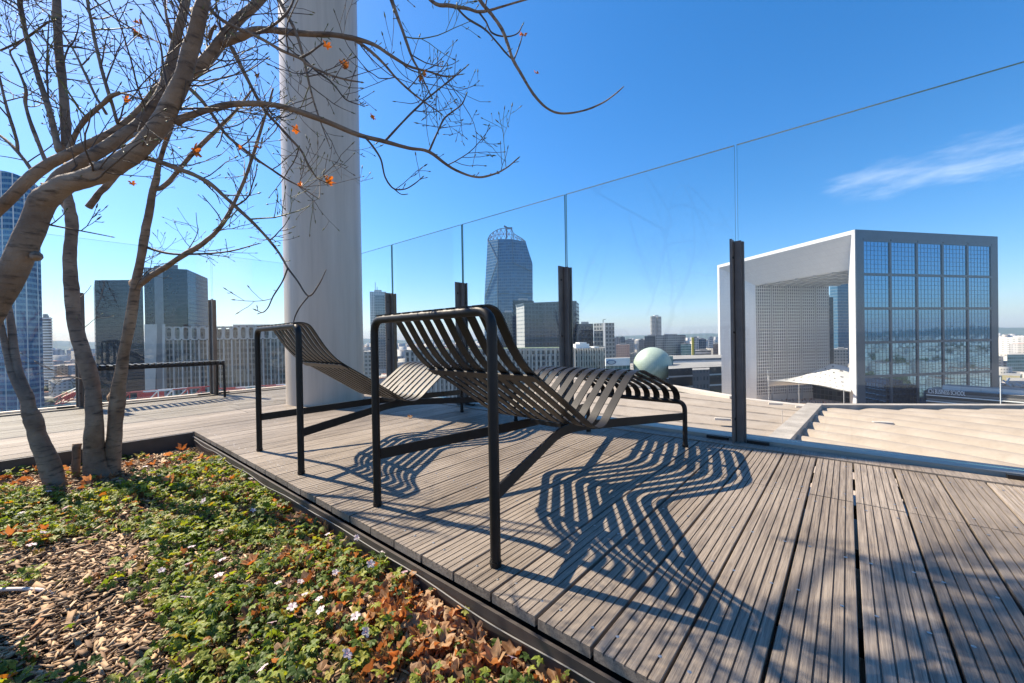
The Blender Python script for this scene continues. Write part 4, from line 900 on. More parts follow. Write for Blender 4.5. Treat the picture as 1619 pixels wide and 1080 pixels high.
# red and white lattice crane jibs beyond the fence
RED = plain('crane_red', (.42, .035, .045), .5, 0, .1, 1); CW = plain('crane_white', (.72, .72, .70), .5, 0, .1, 1)
def jib(x0, y0, x1, y1, d0, d1, hpx, label):
    a = at(x0, y0, d0); c = at(x1, y1, d1); r = empty('crane_jib', a, label, 'crane jib', 'crane jibs beyond the terrace')
    L = np.linalg.norm(c - a); h_ = hpx*d0/FPX; n = max(4, int(L/(h_*1.5))); up = np.array([0, 0, h_])
    for par in (0, 1):
        mb = MB(); sdv = unit(np.cross(c - a, (0, 0, 1)))*h_*.5
        for i in range(n):
            if (i//2) % 2 != par: continue
            p, q = a + (c - a)*i/n, a + (c - a)*(i + 1)/n; tk = .09*h_
            for o in (-sdv, sdv):
                mb.bar(p + o, q + o, tk, tk); mb.bar(p + o + up, q + o + up, tk, tk)
                mb.bar(p + o, q + o + up, tk*.7, tk*.7); mb.bar(q + o, q + o + up, tk*.7, tk*.7)
            mb.bar(p - sdv, q + sdv, tk*.6, tk*.6)
        mb.build('lattice', (RED, CW)[par], r)
    mb = MB(); i0 = int(n*.28)
    for i in (i0, i0 + 4, i0 + 8):
        if i + 1 < n: p, q = a + (c - a)*i/n, a + (c - a)*(i + 1.9)/n; mb.bar(p + up*.5, q + up*.5, .05, h_*.8)
    mb.build('jib_panel', RED, r)
jib(196, 641, 335, 633, 70, 64, 20, 'long red and white lattice crane jib seen under the bench')
jib(340, 624, 452, 616, 75, 80, 9, 'thin red and white lattice crane jib beside the white column')
jib(92, 640, 130, 622, 90, 95, 11, 'short red lattice crane jib low beyond the left glass panel')

# ------------------------------------------------------------------ middle of the skyline
r = building('slim_tower', 'slim white tower with a glazed strip and two antennas beside the white column', [(586, 520), (612, 525), (612, 560), (586, 555)], (590, 461, 520), 'white_grid')
zt = ztop(590, 461, 520)
prism('glazed_strip', [gp(594, 518.5), gp(609, 521), gp(609, 523), gp(594, 521)], GZ, zt - 5, FM('dark_glass_light_grid'), r)
mb = MB()
for x in (595, 598): p = gp(x, 535); mb.tube([(*p, zt), (*p, zt + 14 - (x - 595)*2)], .35, 6)
mb.build('antenna', ROOFD, r)
building('grey_block', 'narrow grey block at the foot of the white column', [(575, 300), (587, 300), (587, 320), (575, 320)], (580, 556, 300), 'grey_block', parapet=False)
# faceted tower
r = empty('faceted_glass_tower', (*gp(806, 620), GZ), 'tall faceted blue glass tower with a red and white lattice crown', 'tower')
pts = [at(766, 470, 612), at(766, 640, 612), at(771, 380, 618), at(787, 412, 596), at(788, 378, 606), at(809, 378, 602), at(831, 382, 606), at(842, 417, 600), at(843, 640, 600), at(786, 640, 594), at(787, 495, 594), at(780, 640, 600),
       at(833, 640, 655), at(776, 640, 655), at(777, 381, 640), at(826, 384, 640), at(838, 418, 640)]
pts += [at(811, 415, 593.5), at(812, 640, 592)]
bm = bmesh.new()
for p in pts: bm.verts.new(tuple(p - np.array([*gp(806, 620), GZ])))
res = bmesh.ops.convex_hull(bm, input=bm.verts); bmesh.ops.delete(bm, geom=[e for e in res['geom_interior'] if isinstance(e, bmesh.types.BMVert)], context='VERTS')
bmesh.ops.recalc_face_normals(bm, faces=bm.faces); me = bpy.data.meshes.new('faceted_wall'); bm.to_mesh(me); bm.free(); auto_uv(me); me.materials.append(FM('facet_glass'))
o = bpy.data.objects.new('faceted_wall', me); col.objects.link(o); o.parent = r
mb = MB(); mb2 = MB()
def edge_line(a, c, th=.9): mb.bar(a, c, th, th)
for a, c in ((at(787, 412, 594), at(767, 470, 610)), (at(787, 412, 594), at(772, 381, 615)), (at(787, 412, 594), at(788, 379, 604)), (at(787, 412, 594), at(787, 495, 592.5)), (at(787, 495, 592.5), at(781, 600, 597)), (at(810, 379, 600), at(811, 415, 592)), (at(811, 415, 592), at(842, 430, 598.5)), (at(788, 464, 592), at(843, 464, 598))): edge_line(a, c)
mb.build('facet_edge', plain_cached('edge_steel', (.06, .08, .10), .5), r)
crown = [(771, 379, 618), (775, 371, 616), (780, 367, 613), (786, 363.5, 610), (792, 361.5, 607), (800, 361, 604), (809, 362, 602), (812, 369, 602), (818, 373, 603), (825, 377, 605), (831, 382, 606)]
base = [(771, 382, 618), (775, 381, 616), (780, 380, 613), (786, 379, 610), (792, 379, 607), (800, 379, 604), (809, 379, 602), (812, 379, 602), (818, 380, 603), (825, 381, 605), (831, 384, 606)]
cr = MB(); cr2 = MB()
for i in range(len(crown)):
    A, B_ = at(*crown[i]), at(*base[i]); cr.bar(A, B_, .7, .7)
    if i: 
        cr.bar(at(*crown[i-1]), A, .9, .9); (cr2 if i < 7 else cr).bar(at(*crown[i-1]), B_, .55, .55); (cr2 if i < 7 else cr).bar(at(*base[i-1]), A, .5, .5)
        m1 = (at(*crown[i-1]) + at(*base[i-1]))/2; m2 = (A + B_)/2; (cr2 if i < 7 else cr).bar(m1, m2, .6, .6)
cr.build('crown_lattice', plain_cached('crown_grey', (.20, .23, .27), .5), r); cr2.build('crown_lattice', plain_cached('crown_red', (.30, .12, .09), .5), r)
mb = MB(); mb.bar(at(797, 357.5, 606), at(803, 361, 606), 3, 2.2); mb.bar(at(802, 361, 606), at(810, 361, 606), 3, 2.4); mb.bar(at(801, 361, 606), at(801, 377, 606), 1.6, 1.6); mb.build('crane_arm', ROOFD, r)
building('dark_tower', 'small dark glass tower in front of the faceted tower', [(812, 470), (826, 470), (845, 480), (845, 500), (812, 490)], (815, 475, 470), 'dark_glass')
building('dark_tower', 'low dark slab in front of the foot of the faceted tower', [(792, 430), (817, 430), (817, 450), (792, 450)], (800, 494, 430), 'cuboid_glass')
r = empty('glass_cuboid', (*gp(860, 340), GZ), 'wide blue black glass office block with one pale narrow end', 'building')
z_ = [ztop(817, 482, 352), ztop(830, 480.5, 335), ztop(912, 477, 350)]
prism('wall', [gp(830, 335), gp(912, 350), gp(916, 372), gp(836, 372)], GZ, [z_[1], z_[2], z_[2], z_[1]], FM('cuboid_glass'), r, ROOFD)
prism('end_wall', [gp(817, 352), gp(829.6, 335.2), gp(829.8, 337), gp(818, 354)], GZ, z_[1] - .1, FM('pale_side'), r)
mb = MB(); mb.bar((*gp(817, 351.5), z_[1]), (*gp(830, 334.6), z_[1]), 1.2, 1.4); mb.bar((*gp(830, 334.6), z_[1]), (*gp(912, 349.6), z_[2]), 1.2, 1.4); mb.build('roof_edge', plain_cached('edge_steel', (.06, .08, .10), .5), r)
building('office_block', 'dark glass office block left of the grey stepped block', [(912, 330), (938, 332), (938, 350), (912, 350)], (920, 512, 330), 'cuboid_glass')
r = empty('grey_office_block', (*gp(955, 310), GZ), 'grey gridded office block with a dark glass face and a white edge strip', 'building')
zt = ztop(950, 511, 310)
prism('wall', [gp(939, 316), gp(957, 306), gp(971.5, 309), gp(971.5, 335), gp(939, 335)], GZ, zt, FM('grey_block'), r)
prism('dark_glass_face', [gp(939, 315.4), gp(953.5, 307.6), gp(953.5, 308.4), gp(939, 316.4)], GZ + 8, zt - 6, FM('cuboid_glass'), r)
prism('edge_strip', [gp(953.8, 306.8), gp(957, 305.6), gp(957, 306.8), gp(953.8, 307.9)], GZ, zt + .2, WHITE, r)
mb = MB(); p = gp(954, 318); mb.bar((*p, zt), (*p, zt + 3), .4, .4); q = gp(958, 318); mb.bar((*p, zt + 3), (*q, zt + 3.4), .4, .4); mb.build('roof_crane', ROOFD, r)
r = empty('slab_building', (*gp(880, 210), GZ), 'long pale concrete slab building with slim vertical piers and a planted roof edge', 'building')
zt = ztop(860, 550, 210); A, B_ = gp(640, 214), gp(908, 206)
prism('wall', [A, B_, B_ + np.array([4, 26]), A + np.array([4, 26])], GZ, zt, FM('concrete_fins'), r, plain_cached('green_roof', (.12, .16, .09), .9))
mb = MB(); dvv = unit(B_ - A); LW = np.linalg.norm(B_ - A); nvv = np.array([dvv[1], -dvv[0]]); nvv = nvv if nvv @ -A > 0 else -nvv
for k in range(40):
    p = A + dvv*LW*(k + .5 + rnd.uniform(-.2, .2))/40 + nvv*.6; hh = rnd.choice([1.2, 2.0, 2.6]); mb.bar((*p, GZ), (*p, zt - rnd.choice([.2, 1, 3.2])), hh*.5, 1.0, up=(nvv[0], nvv[1], 0))
mb.build('concrete_pier', plain_cached('warm_concrete', (.46, .43, .39)), r)
r = building('pale_office_block', 'pale gridded block with white roof boxes below the dark office blocks', [(907, 200), (956, 205), (956, 230), (907, 226)], (920, 551, 200), 'concrete_fins', parapet=False)
zt = ztop(920, 551, 200); mb = MB()
for x0, x1, h_ in ((908, 929, 2.2), (913, 924, 3.0), (935, 942, .8)): 
    p, q = gp(x0, 206), gp(x1, 207); mb.bar((*p, zt + h_/2), (*q, zt + h_/2), 5, h_)
mb.build('roof_box', WPAINT, r)
mb = MB()
for x in range(909, 956, 4): p = gp(x, 199.2 + (x - 907)*.1); mb.bar((*p, GZ), (*p, zt + .2), .5, .5)
mb.build('concrete_pier', plain_cached('warm_concrete', (.46, .43, .39)), r)
mid = [('pink_block', 'pink apartment block left of the green dome', [(974, 480), (994, 482), (996, 500), (975, 500)], (980, 545, 480), 'pink'),
       ('pale_block', 'pale apartment tower left of the pink block', [(971, 600), (981, 600), (981, 620), (971, 620)], (975, 534, 600), 'far_pale'),
       ('blue_block', 'blue grey apartment tower behind the pink block', [(980, 640), (988, 640), (988, 660), (980, 660)], (984, 533, 640), 'dark_glass_light_grid'),
       ('pale_block', 'white stepped block behind the pink block', [(988, 620), (1003, 620), (1003, 640), (988, 640)], (995, 537, 620), 'far_pale'),
       ('beige_block', 'beige apartment block just left of the long grey slab', [(1010, 560), (1020, 560), (1020, 580), (1010, 580)], (1015, 537, 560), 'beige'),
       ('grey_slab', 'long grey glass fronted slab, dark end, behind the green dome', [(1019, 520), (1036, 520), (1036, 545), (1019, 545)], (1025, 531.5, 520), 'cuboid_glass'),
       ('grey_slab', 'long grey glass fronted slab, pale part, behind the green dome', [(1036.4, 518), (1084, 522), (1084, 545), (1036.4, 545)], (1060, 530, 520), 'grey_block'),
       ('grey_slab', 'low dark green glass block at the right end of the long grey slab', [(1076, 500), (1093, 500), (1093, 515), (1076, 515)], (1085, 544, 500), 'teal_glass'),
       ('white_block', 'white block with a yellow stair strip right of the long grey slab', [(1094, 560), (1105, 560), (1105, 580), (1094, 580)], (1100, 534, 560), 'white_grid'),
       ('blue_block', 'blue glass block left of the great white arch', [(1104, 600), (1116, 600), (1116, 620), (1104, 620)], (1110, 536, 600), 'dark_glass_light_grid'),
       ('white_block', 'pale blue narrow tower left of the great white arch', [(1120, 640), (1128, 640), (1128, 660), (1120, 660)], (1124, 533.5, 640), 'white_grid'),
       ('pale_block', 'low white framed block in front of the yellow striped block', [(1099, 470), (1124, 472), (1124, 490), (1099, 490)], (1110, 554, 470), 'white_bands'),
       ('brown_block', 'small brown block touching the left edge of the great arch', [(1127, 450), (1136, 450), (1136, 470), (1127, 470)], (1130, 544, 450), 'brown_block')]
for nm, lb, ft, tp, ky in mid: building(nm, lb, ft, tp, ky)
mb = MB(); zt = ztop(1100, 533.5, 558.5); p = gp(1095.3, 559); mb.bar((*p, GZ), (*p, zt), 3.0, 1.0, up=(FW[0], FW[1], 0))
yb = [o for o in bpy.data.objects if o.get('label', '').startswith('white block with a yellow')][0]
mb.build('stair_strip', plain_cached('yellow', (.55, .48, .06)), yb)
r = empty('twin_tower', (*gp(1037, 900), GZ), 'pale tower of joined round shafts standing alone on the horizon', 'tower')
zt = ztop(1037, 500, 900)
for x, rr_, dz in ((1032.5, 5.4, 0), (1037.5, 5.6, 2.5), (1042, 5.4, -1)):
    p = gp(x, 900 + (6 if dz > 0 else 0)); mb = MB(); mb.tube([(*p, GZ), (*p, zt + dz)], rr_, 20)
    mb.build('round_shaft', FM('balcony') if dz < 1 else plain_cached('shaft_white', (.6, .6, .6)), r, uv=True)
# green tiled globe
gc = at(1031.5, 578, 185); gr = 29*185/FPX
r = empty('globe_dome', (gc[0], gc[1], GZ), 'pale green tiled globe shaped dome beyond the vault', 'dome')
m, t, b = mat('green_tiles'); u = N(t, 'ShaderNodeUVMap'); br = N(t, 'ShaderNodeTexBrick'); br.offset = 0
t.links.new(u.outputs[0], br.inputs['Vector']); br.inputs['Scale'].default_value = 1; br.inputs['Color1'].default_value = (.40, .48, .38, 1); br.inputs['Color2'].default_value = (.44, .52, .42, 1); br.inputs['Mortar'].default_value = (.30, .36, .29, 1)
br.inputs['Mortar Size'].default_value = .035; br.inputs['Brick Width'].default_value = 1; br.inputs['Row Height'].default_value = 1
t.links.new(br.outputs[0], b.inputs['Base Color']); b.inputs['Roughness'].default_value = .45
me = bpy.data.meshes.new('globe'); bm = bmesh.new(); bmesh.ops.create_uvsphere(bm, u_segments=56, v_segments=32, radius=gr); uvl = bm.loops.layers.uv.new('UVMap')
for f_ in bm.faces:
    f_.smooth = True; az = [math.atan2(l.vert.co.y, l.vert.co.x) for l in f_.loops]
    if max(az) - min(az) > 3.2: az = [a + (2*math.pi if a < 0 else 0) for a in az]
    for l, a in zip(f_.loops, az): l[uvl].uv = (a*28/math.pi, math.asin(max(-1, min(1, l.vert.co.z/gr)))*32/math.pi)
bm.to_mesh(me); bm.free(); me.materials.append(m); o = bpy.data.objects.new('globe', me); col.objects.link(o); o.parent = r; o.location = (0, 0, gc[2] - GZ)
mb = MB(); mb.tube([(gc[0], gc[1], GZ), (gc[0], gc[1], gc[2] - gr*.75)], gr*.85, 40); mb.build('drum', plain_cached('warm_concrete', (.46, .43, .39)), r)
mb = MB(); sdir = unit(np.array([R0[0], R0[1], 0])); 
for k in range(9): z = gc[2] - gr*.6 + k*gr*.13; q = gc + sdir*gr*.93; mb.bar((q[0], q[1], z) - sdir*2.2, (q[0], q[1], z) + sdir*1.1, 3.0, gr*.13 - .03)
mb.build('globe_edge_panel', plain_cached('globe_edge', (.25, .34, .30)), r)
r = building('green_roofed_block', 'low glass block with a white band carrying an oval blue emblem', [(957, 180), (994, 182), (996, 200), (957, 198)], (970, 569, 180), 'teal_glass', parapet=False)
zt = ztop(970, 569, 180); a, c = gp(956.6, 179.4), gp(994.4, 181.4)
mb = MB(); mb.bar((*a, zt - 1.0), (*c, zt - 1.0), .8, 3.4); mb.build('white_band', WPAINT, r)
mb = MB(); pe = (gp(966, 178.6) + 0); k = 20; dx_ = unit(c - a); OV = lambda s, off: [(*(pe + dx_*math.cos(i*2*math.pi/k)*2.3*s - np.array([F0[0], F0[1]])*off), zt - 1.0 + 1.05*s*math.sin(i*2*math.pi/k)) for i in range(k)]
mb.add(OV(1, 0), [tuple(range(k))], 0); mb.add(OV(.72, .06), [tuple(range(k))], 1)
mb.build('oval_emblem', [plain_cached('emblem_blue', (.03, .10, .22)), plain_cached('emblem_pale', (.45, .52, .56))], r)
building('flat_roof_hall', 'wide low hall with a pale flat roof right of the green dome', [(1046, 250), (1140, 256), (1140, 300), (1046, 300)], (1100, 566.5, 256), 'white_bands', parapet=False)
r = building('striped_block', 'dark low block with thin white floor lines right of the green dome', [(1056, 160), (1140, 168), (1140, 200), (1056, 195)], (1100, 581, 165), 'dark_bands', parapet=False)
r = building('dark_glass_box', 'dark brown glass box in front of the striped block', [(1094, 150), (1121, 152), (1121, 160), (1094, 158)], (1105, 585, 150), 'brown_block', parapet=False)
# ------------------------------------------------------------------ the great white arch
AD = 223.0; zA = ztop(1353, 363, AD); H = zA - GZ; S = 109.0; Q = 18.8; RIM = 2.2
A0 = np.array([*gp(1354.5, AD), GZ])
cx_ = lambda v: np.array([R0[0]*v[0] + F0[0]*v[1], R0[1]*v[0] + F0[1]*v[1], 0.0])
E1 = cx_((-.205, .979)); E2 = cx_((.979, .205))
W3 = lambda a, b_, z: A0 + E1*a + E2*b_ + np.array([0, 0, z])
arch = empty('great_arch', A0, 'huge hollow white cube shaped arch with a mirror glass side', 'building')
m, t, b = mat('white_marble'); uu = N(t, 'ShaderNodeUVMap'); br = N(t, 'ShaderNodeTexBrick'); br.offset = 0
t.links.new(uu.outputs[0], br.inputs['Vector']); br.inputs['Color1'].default_value = (.72, .705, .69, 1); br.inputs['Color2'].default_value = (.69, .675, .665, 1); br.inputs['Mortar'].default_value = (.58, .565, .555, 1)
br.inputs['Mortar Size'].default_value = .05; br.inputs['Brick Width'].default_value = 3.0; br.inputs['Row Height'].default_value = 3.0; br.inputs['Scale'].default_value = 1
t.links.new(br.outputs[0], b.inputs['Base Color']); b.inputs['Roughness'].default_value = .38; MARB = m
mb = MB()
q3 = lambda *p: mb.add([W3(*x) for x in p], [tuple(range(len(p)))])
SH = H
for bb, bi in ((0, Q), (S, S - Q)):
    o3 = [(0, bb, 0), (0, bb, SH), (S, bb, SH), (S, bb, 0)]; i3 = [(RIM, bb, 0), (RIM, bb, SH - RIM), (S - RIM, bb, SH - RIM), (S - RIM, bb, 0)]
    n3 = [(Q, bi, 0), (Q, bi, SH - Q), (S - Q, bi, SH - Q), (S - Q, bi, 0)]
    for k in range(3): q3(o3[k], o3[k+1], i3[k+1], i3[k]); q3(i3[k], i3[k+1], n3[k+1], n3[k])
q3((Q, Q, SH - Q), (S - Q, Q, SH - Q), (S - Q, S - Q, SH - Q), (Q, S - Q, SH - Q))         # ceiling
q3((Q, Q, 0), (Q, Q, SH - Q), (Q, S - Q, SH - Q), (Q, S - Q, 0))
q3((0, 0, SH), (S, 0, SH), (S, S, SH), (0, S, SH))
q3((.8, 0, 0), (.8, 0, SH), (.8, S, SH), (.8, S, 0)); q3((S, 0, 0), (S, 0, SH), (S, S, SH), (S, S, 0)); q3((S - Q + .8, Q, 0), (S - Q + .8, Q, SH - Q), (S - Q + .8, S - Q, SH - Q), (S - Q + .8, S - Q, 0))
mb.build('marble_frame', MARB, arch, uv=True)
# coffers under the ceiling
mb = MB()
for k in range(8): b0 = Q + 4 + k*8.2; mb.bar(W3(Q, b0, SH - Q - .35), W3(S - Q, b0, SH - Q - .35), .7, .7)
for k in range(5): a0 = Q + 10 + k*13; mb.bar(W3(a0, Q, SH - Q - .5), W3(a0, S - Q, SH - Q - .5), .6, .9)
mb.build('ceiling_rib', plain_cached('ceiling_grey', (.42, .41, .40)), arch)
# inner window wall with recessed windows
GLW, t, b = mat('arch_window'); b.inputs['Base Color'].default_value = (.018, .022, .028, 1); b.inputs['Roughness'].default_value = .3; b.inputs['Specular IOR Level'].default_value = .25
mb = MB(); Lb = S - 2*Q; nC = 35; cw = Lb/nC; Zt = SH - Q; nR = 35; ch = (Zt - 4)/nR; aw = S - Q
mb.add([W3(aw, Q, 0), W3(aw, S - Q, 0), W3(aw, S - Q, 4), W3(aw, Q, 4)], [(0, 1, 2, 3)], 0)
for i in range(nC):
    for j in range(nR):
        b0, z0 = Q + i*cw, 4 + j*ch; mi_, mj = (i % 7 == 0), (j % 7 == 0)
        l_ = .36 if mi_ else .20; lo_z = .42 if mj else .20
        B0, B1, Z0, Z1 = b0 + cw*l_, b0 + cw*.84, z0 + ch*lo_z, z0 + ch*.86
        o4 = [(aw, b0, z0), (aw, b0 + cw, z0), (aw, b0 + cw, z0 + ch), (aw, b0, z0 + ch)]; i4 = [(aw, B0, Z0), (aw, B1, Z0), (aw, B1, Z1), (aw, B0, Z1)]; d4 = [(aw + .7, y, z) for _, y, z in i4]
        V = [W3(*p) for p in o4 + i4 + d4]
        mb.add(V, [(k, (k+1) % 4, 4 + (k+1) % 4, 4 + k) for k in range(4)] + [(4+k, 4 + (k+1) % 4, 8 + (k+1) % 4, 8 + k) for k in range(4)], 0); mb.add(V[8:], [(0, 1, 2, 3)], 1)
mb.build('window_wall', [MARB, GLW], arch)
mb = MB()
for k in range(1, 5): mb.bar(W3(aw - .5, Q, 4 + k*7*ch + .5), W3(aw - .5, S - Q, 4 + k*7*ch + .5), .5, .5); 
for k in range(1, 5): b0 = Q + k*7*cw + .3; mb.bar(W3(aw - .4, b0, 0), W3(aw - .4, b0, Zt), .45, .45)
mb.build('wall_rib', plain_cached('ceiling_grey', (.42, .41, .40)), arch)
# mirror glass side
MIR, t, b = mat('mirror_glass'); b.inputs['Base Color'].default_value = (.115, .25, .39, 1); b.inputs['Metallic'].default_value = .94; b.inputs['Roughness'].default_value = .035
FRM = plain('blue_grey_frame', (.055, .07, .095), .45, 0, .1, .2)
MUL = plain('mullion', (.03, .05, .075), .4)
mg = MB(); fr_ = MB(); mu = MB()
e = 5.0; Lg = S - 2*e; Zg0, Zg1 = 0.0, SH - 5.6; n5 = 5; bay = Lg/n5; bayz = 19.3; BW = 1.4
rows = [(Zg1 - (k+1)*bayz, Zg1 - k*bayz) for k in range(5)] + [(0, Zg1 - 5*bayz)]
for k, (za, zb) in enumerate(rows):
    for c in range(n5):
        b0, b1 = e + c*bay + BW/2, e + (c+1)*bay - BW/2; z0, z1 = max(0, za + BW/2), zb - BW/2
        if z1 - z0 < 1: continue
        nx, nz_ = 7, max(1, round((z1 - z0)/2.55))
        for i in range(nx):
            for j in range(nz_):
                y0, y1, w0, w1 = b0 + (b1-b0)*i/nx, b0 + (b1-b0)*(i+1)/nx, z0 + (z1-z0)*j/nz_, z0 + (z1-z0)*(j+1)/nz_
                ta, tb = rnd.gauss(0, .0022), rnd.gauss(0, .0022); hw, hh = (y1-y0)/2, (w1-w0)/2
                mg.add([W3(.45 - ta*hw - tb*hh, y0, w0), W3(.45 + ta*hw - tb*hh, y1, w0), W3(.45 + ta*hw + tb*hh, y1, w1), W3(.45 - ta*hw + tb*hh, y0, w1)], [(0, 1, 2, 3)])
        for i in range(1, nx): y = b0 + (b1-b0)*i/nx; mu.bar(W3(.38, y, z0), W3(.38, y, z1), .10, .06, up=E1)
        for j in range(1, nz_): z = z0 + (z1-z0)*j/nz_; mu.bar(W3(.36, b0, z), W3(.36, b1, z), .06, .15)
for c in range(n5 + 1):
    y = e + c*bay; fr_.box((0, y - BW/2, 0), (.5, y + BW/2, Zg1), 0, lambda p: W3(*p))
for k in range(0, 6):
    z = Zg1 - k*bayz
    if z > 1:
        for c in range(n5): fr_.box((.01, e + c*bay + BW/2 + .002, z - BW/2), (.5, e + (c+1)*bay - BW/2 - .002, z + BW/2), 0, lambda p: W3(*p))
fr_.box((-.02, -.02, 0), (.5, e - BW/2 - .003, SH - 5.6), 0, lambda p: W3(*p)); fr_.box((-.02, S - e + BW/2 + .003, 0), (.5, S + .02, SH - 5.6), 0, lambda p: W3(*p)); fr_.box((-.02, -.02, SH - 5.6 + BW/2 + .005), (.5, S + .02, SH + .01), 0, lambda p: W3(*p))
fr_.box((-.02, -.02, SH - 5.595), (.5, e, SH - 5.6 + BW/2), 0, lambda p: W3(*p)); fr_.box((-.02, S - e, SH - 5.595), (.5, S + .02, SH - 5.6 + BW/2), 0, lambda p: W3(*p))
mg.build('mirror_pane', MIR, arch, recalc=False); fr_.build('glass_side_frame', FRM, arch); mu.build('mullion', MUL, arch)
# tower seen through the arch
building('glass_tower', 'blue glass tower seen through the opening of the great arch', [(1313, 480), (1325, 470), (1352, 476), (1352, 500), (1313, 500)], (1325, 425, 470), 'blue_curtain')
building('dark_tower', 'dark glass tower edge beside the inner wall of the great arch', [(1298, 440), (1318, 440), (1318, 455), (1298, 455)], (1312, 470, 440), 'dark_glass')
building('grey_block', 'low grey block at the foot of the tower seen through the arch', [(1318, 400), (1340, 400), (1340, 420), (1318, 420)], (1330, 552, 400), 'grey_block')
# cloud canopy: white stretched membrane
lowE = [(1214, 602.5, 322), (1240, 603, 312), (1262, 605.5, 300), (1284, 607.5, 286), (1306, 611, 276), (1326, 615.5, 266), (1345, 619, 258)]
topE = [(1216, 602, 324), (1246, 598.5, 328), (1270, 593.5, 333), (1292, 585.5, 336), (1306, 579.5, 338), (1318, 575.5, 338), (1350, 583, 330)]
lo_ = smooth_path([at(x, y, d - 34) for x, y, d in lowE], sub=6); to_ = smooth_path([at(x, y, d - 34) for x, y, d in topE], sub=6); nu, nv_ = len(lo_), 22
G = np.array([[l*(1 - s) + u_*s + np.array([0, 0, -3.2*math.sin(math.pi*s)]) for s in np.linspace(0, 1, nv_)] for l, u_ in zip(lo_, to_)])
V = G.reshape(-1, 3); top_n = len(V); mb = MB(); Fs, Fd = [], []
for i in range(nu - 1):
    for j in range(nv_ - 1):
        f_ = (i*nv_ + j, (i+1)*nv_ + j, (i+1)*nv_ + j + 1, i*nv_ + j + 1)
        (Fd if (i % 3 == 2 and (j + (i//3 % 2)*2) % 4 == 1 and i > 4) else Fs).append(f_)
mb.add(V, Fs, 0); mb.f += [tuple(x for x in f_) for f_ in Fd]; mb.m += [1]*len(Fd)
mb.add(V - np.array([0, 0, .5]), [f_[::-1] for f_ in Fs + Fd], 0)
cano = empty('stretched_canopy', lo_[10], 'white stretched canopy with round holes under the great arch', 'canopy')
mb.build('membrane', [plain('membrane_white', (.60, .585, .56), .6, 0, .04, .3), plain_cached('hole_dark', (.16, .16, .17))], cano, smooth=True)
mb = MB()
for px, d0, zp in ((1214, 287, 594), (1262, 265, 600), (1333, 226, 590)):
    p = gp(px, d0); mb.tube([(*p, GZ), (*p, ztop(px, zp, d0))], .11, 8)
for px, py, d0, px2, py2 in ((1214, 602, 287, 1214, 585), (1318, 575, 303, 1333, 590)): mb.tube([at(px, py, d0), at(px2, py2, d0 - 1)], .14, 6)
mb.build('mast', WPAINT, cano)
# dark glazed hall below the canopy and the bright square
building('glazed_hall', 'dark glazed hall under the white stretched canopy', [(1234, 352), (1345, 300), (1362, 330), (1250, 372)], (1290, 609, 320), facade('hall_glass', (.07, .07, .07), (.02, .024, .028), 3, 4, .85, .8, .15, .8), parapet=False, roof=ROOFD)
mb = MB(); sq = [gp(1140, 350), gp(1250, 371), gp(1330, 360), gp(1420, 280), gp(1420, 180), gp(1200, 160), gp(1050, 200)]
mb.add([(*p, GZ + .15) for p in sq], [tuple(range(len(sq)))])
tag(mb.build('plaza_paving', plain('pink_paving', (.44, .36, .31), .8, 0, .15, .05)), kind='structure')
# people on the square
def body(pants, shirt, hair, stride):
    mb = MB(); s = stride
    P_ = lambda *a: np.array(a)
    for sd_, k in ((-1, 1), (1, -1)):
        hip = P_(sd_*.09, 0, .92); kn = P_(sd_*.095, k*s*.5 + .02, .50); an = P_(sd_*.10, k*s - .02, .09)
        mb.tube([hip, (hip + kn)/2, kn, (kn + an)/2, an], [.088, .080, .060, .058, .040], 8, 0); mb.box((sd_*.10 - .045, k*s - .08, 0), (sd_*.10 + .045, k*s + .17, .085), 2)
        sh = P_(sd_*.185, 0, 1.40); el = P_(sd_*.235, -k*s*.35, 1.13); wr = P_(sd_*.215, -k*s*.45 + .10, .90)
        mb.tube([sh, el], [.055, .042], 8, 1); mb.tube([el, wr, wr + P_(0, .03, -.08)], [.042, .032, .036], 8, 1)
    mb.tube([P_(0, 0, .86), P_(0, 0, .98), P_(0, .01, 1.12), P_(0, 0, 1.30), P_(0, 0, 1.42), P_(0, 0, 1.47)], [.145, .165, .145, .185, .155, .065], 10, 1)
    mb.tube([P_(0, 0, 1.45), P_(0, .01, 1.54)], .055, 8, 3); mb.tube([P_(0, .02, 1.50), P_(0, .025, 1.56), P_(0, .025, 1.64), P_(0, .02, 1.71), P_(0, .015, 1.745)], [.05, .082, .098, .080, .02], 10, 3)
    mb.tube([P_(0, -.02, 1.60), P_(0, -.015, 1.68), P_(0, 0, 1.75), P_(0, 0, 1.765)], [.092, .104, .07, .01], 10, 2)
    return mb.build('person', [plain_cached(*pants), plain_cached(*shirt), plain_cached(*hair), plain_cached('skin', (.45, .30, .22))], smooth=True)
pa = [body(('navy', (.03, .035, .06)), ('black_coat', (.02, .02, .022)), ('dark_hair', (.02, .015, .012)), .16), body(('jeans', (.06, .09, .16)), ('brown_coat', (.10, .06, .04)), ('dark_hair', (.02, .015, .012)), .0),
      body(('grey_trousers', (.10, .10, .10)), ('red_jacket', (.22, .05, .04)), ('dark_hair', (.02, .015, .012)), .12)]
LBL = ['person in a black coat and navy trousers on the bright square', 'person in a brown coat and jeans on the bright square', 'person in a red jacket and grey trousers on the bright square']
used = [0, 0, 0]
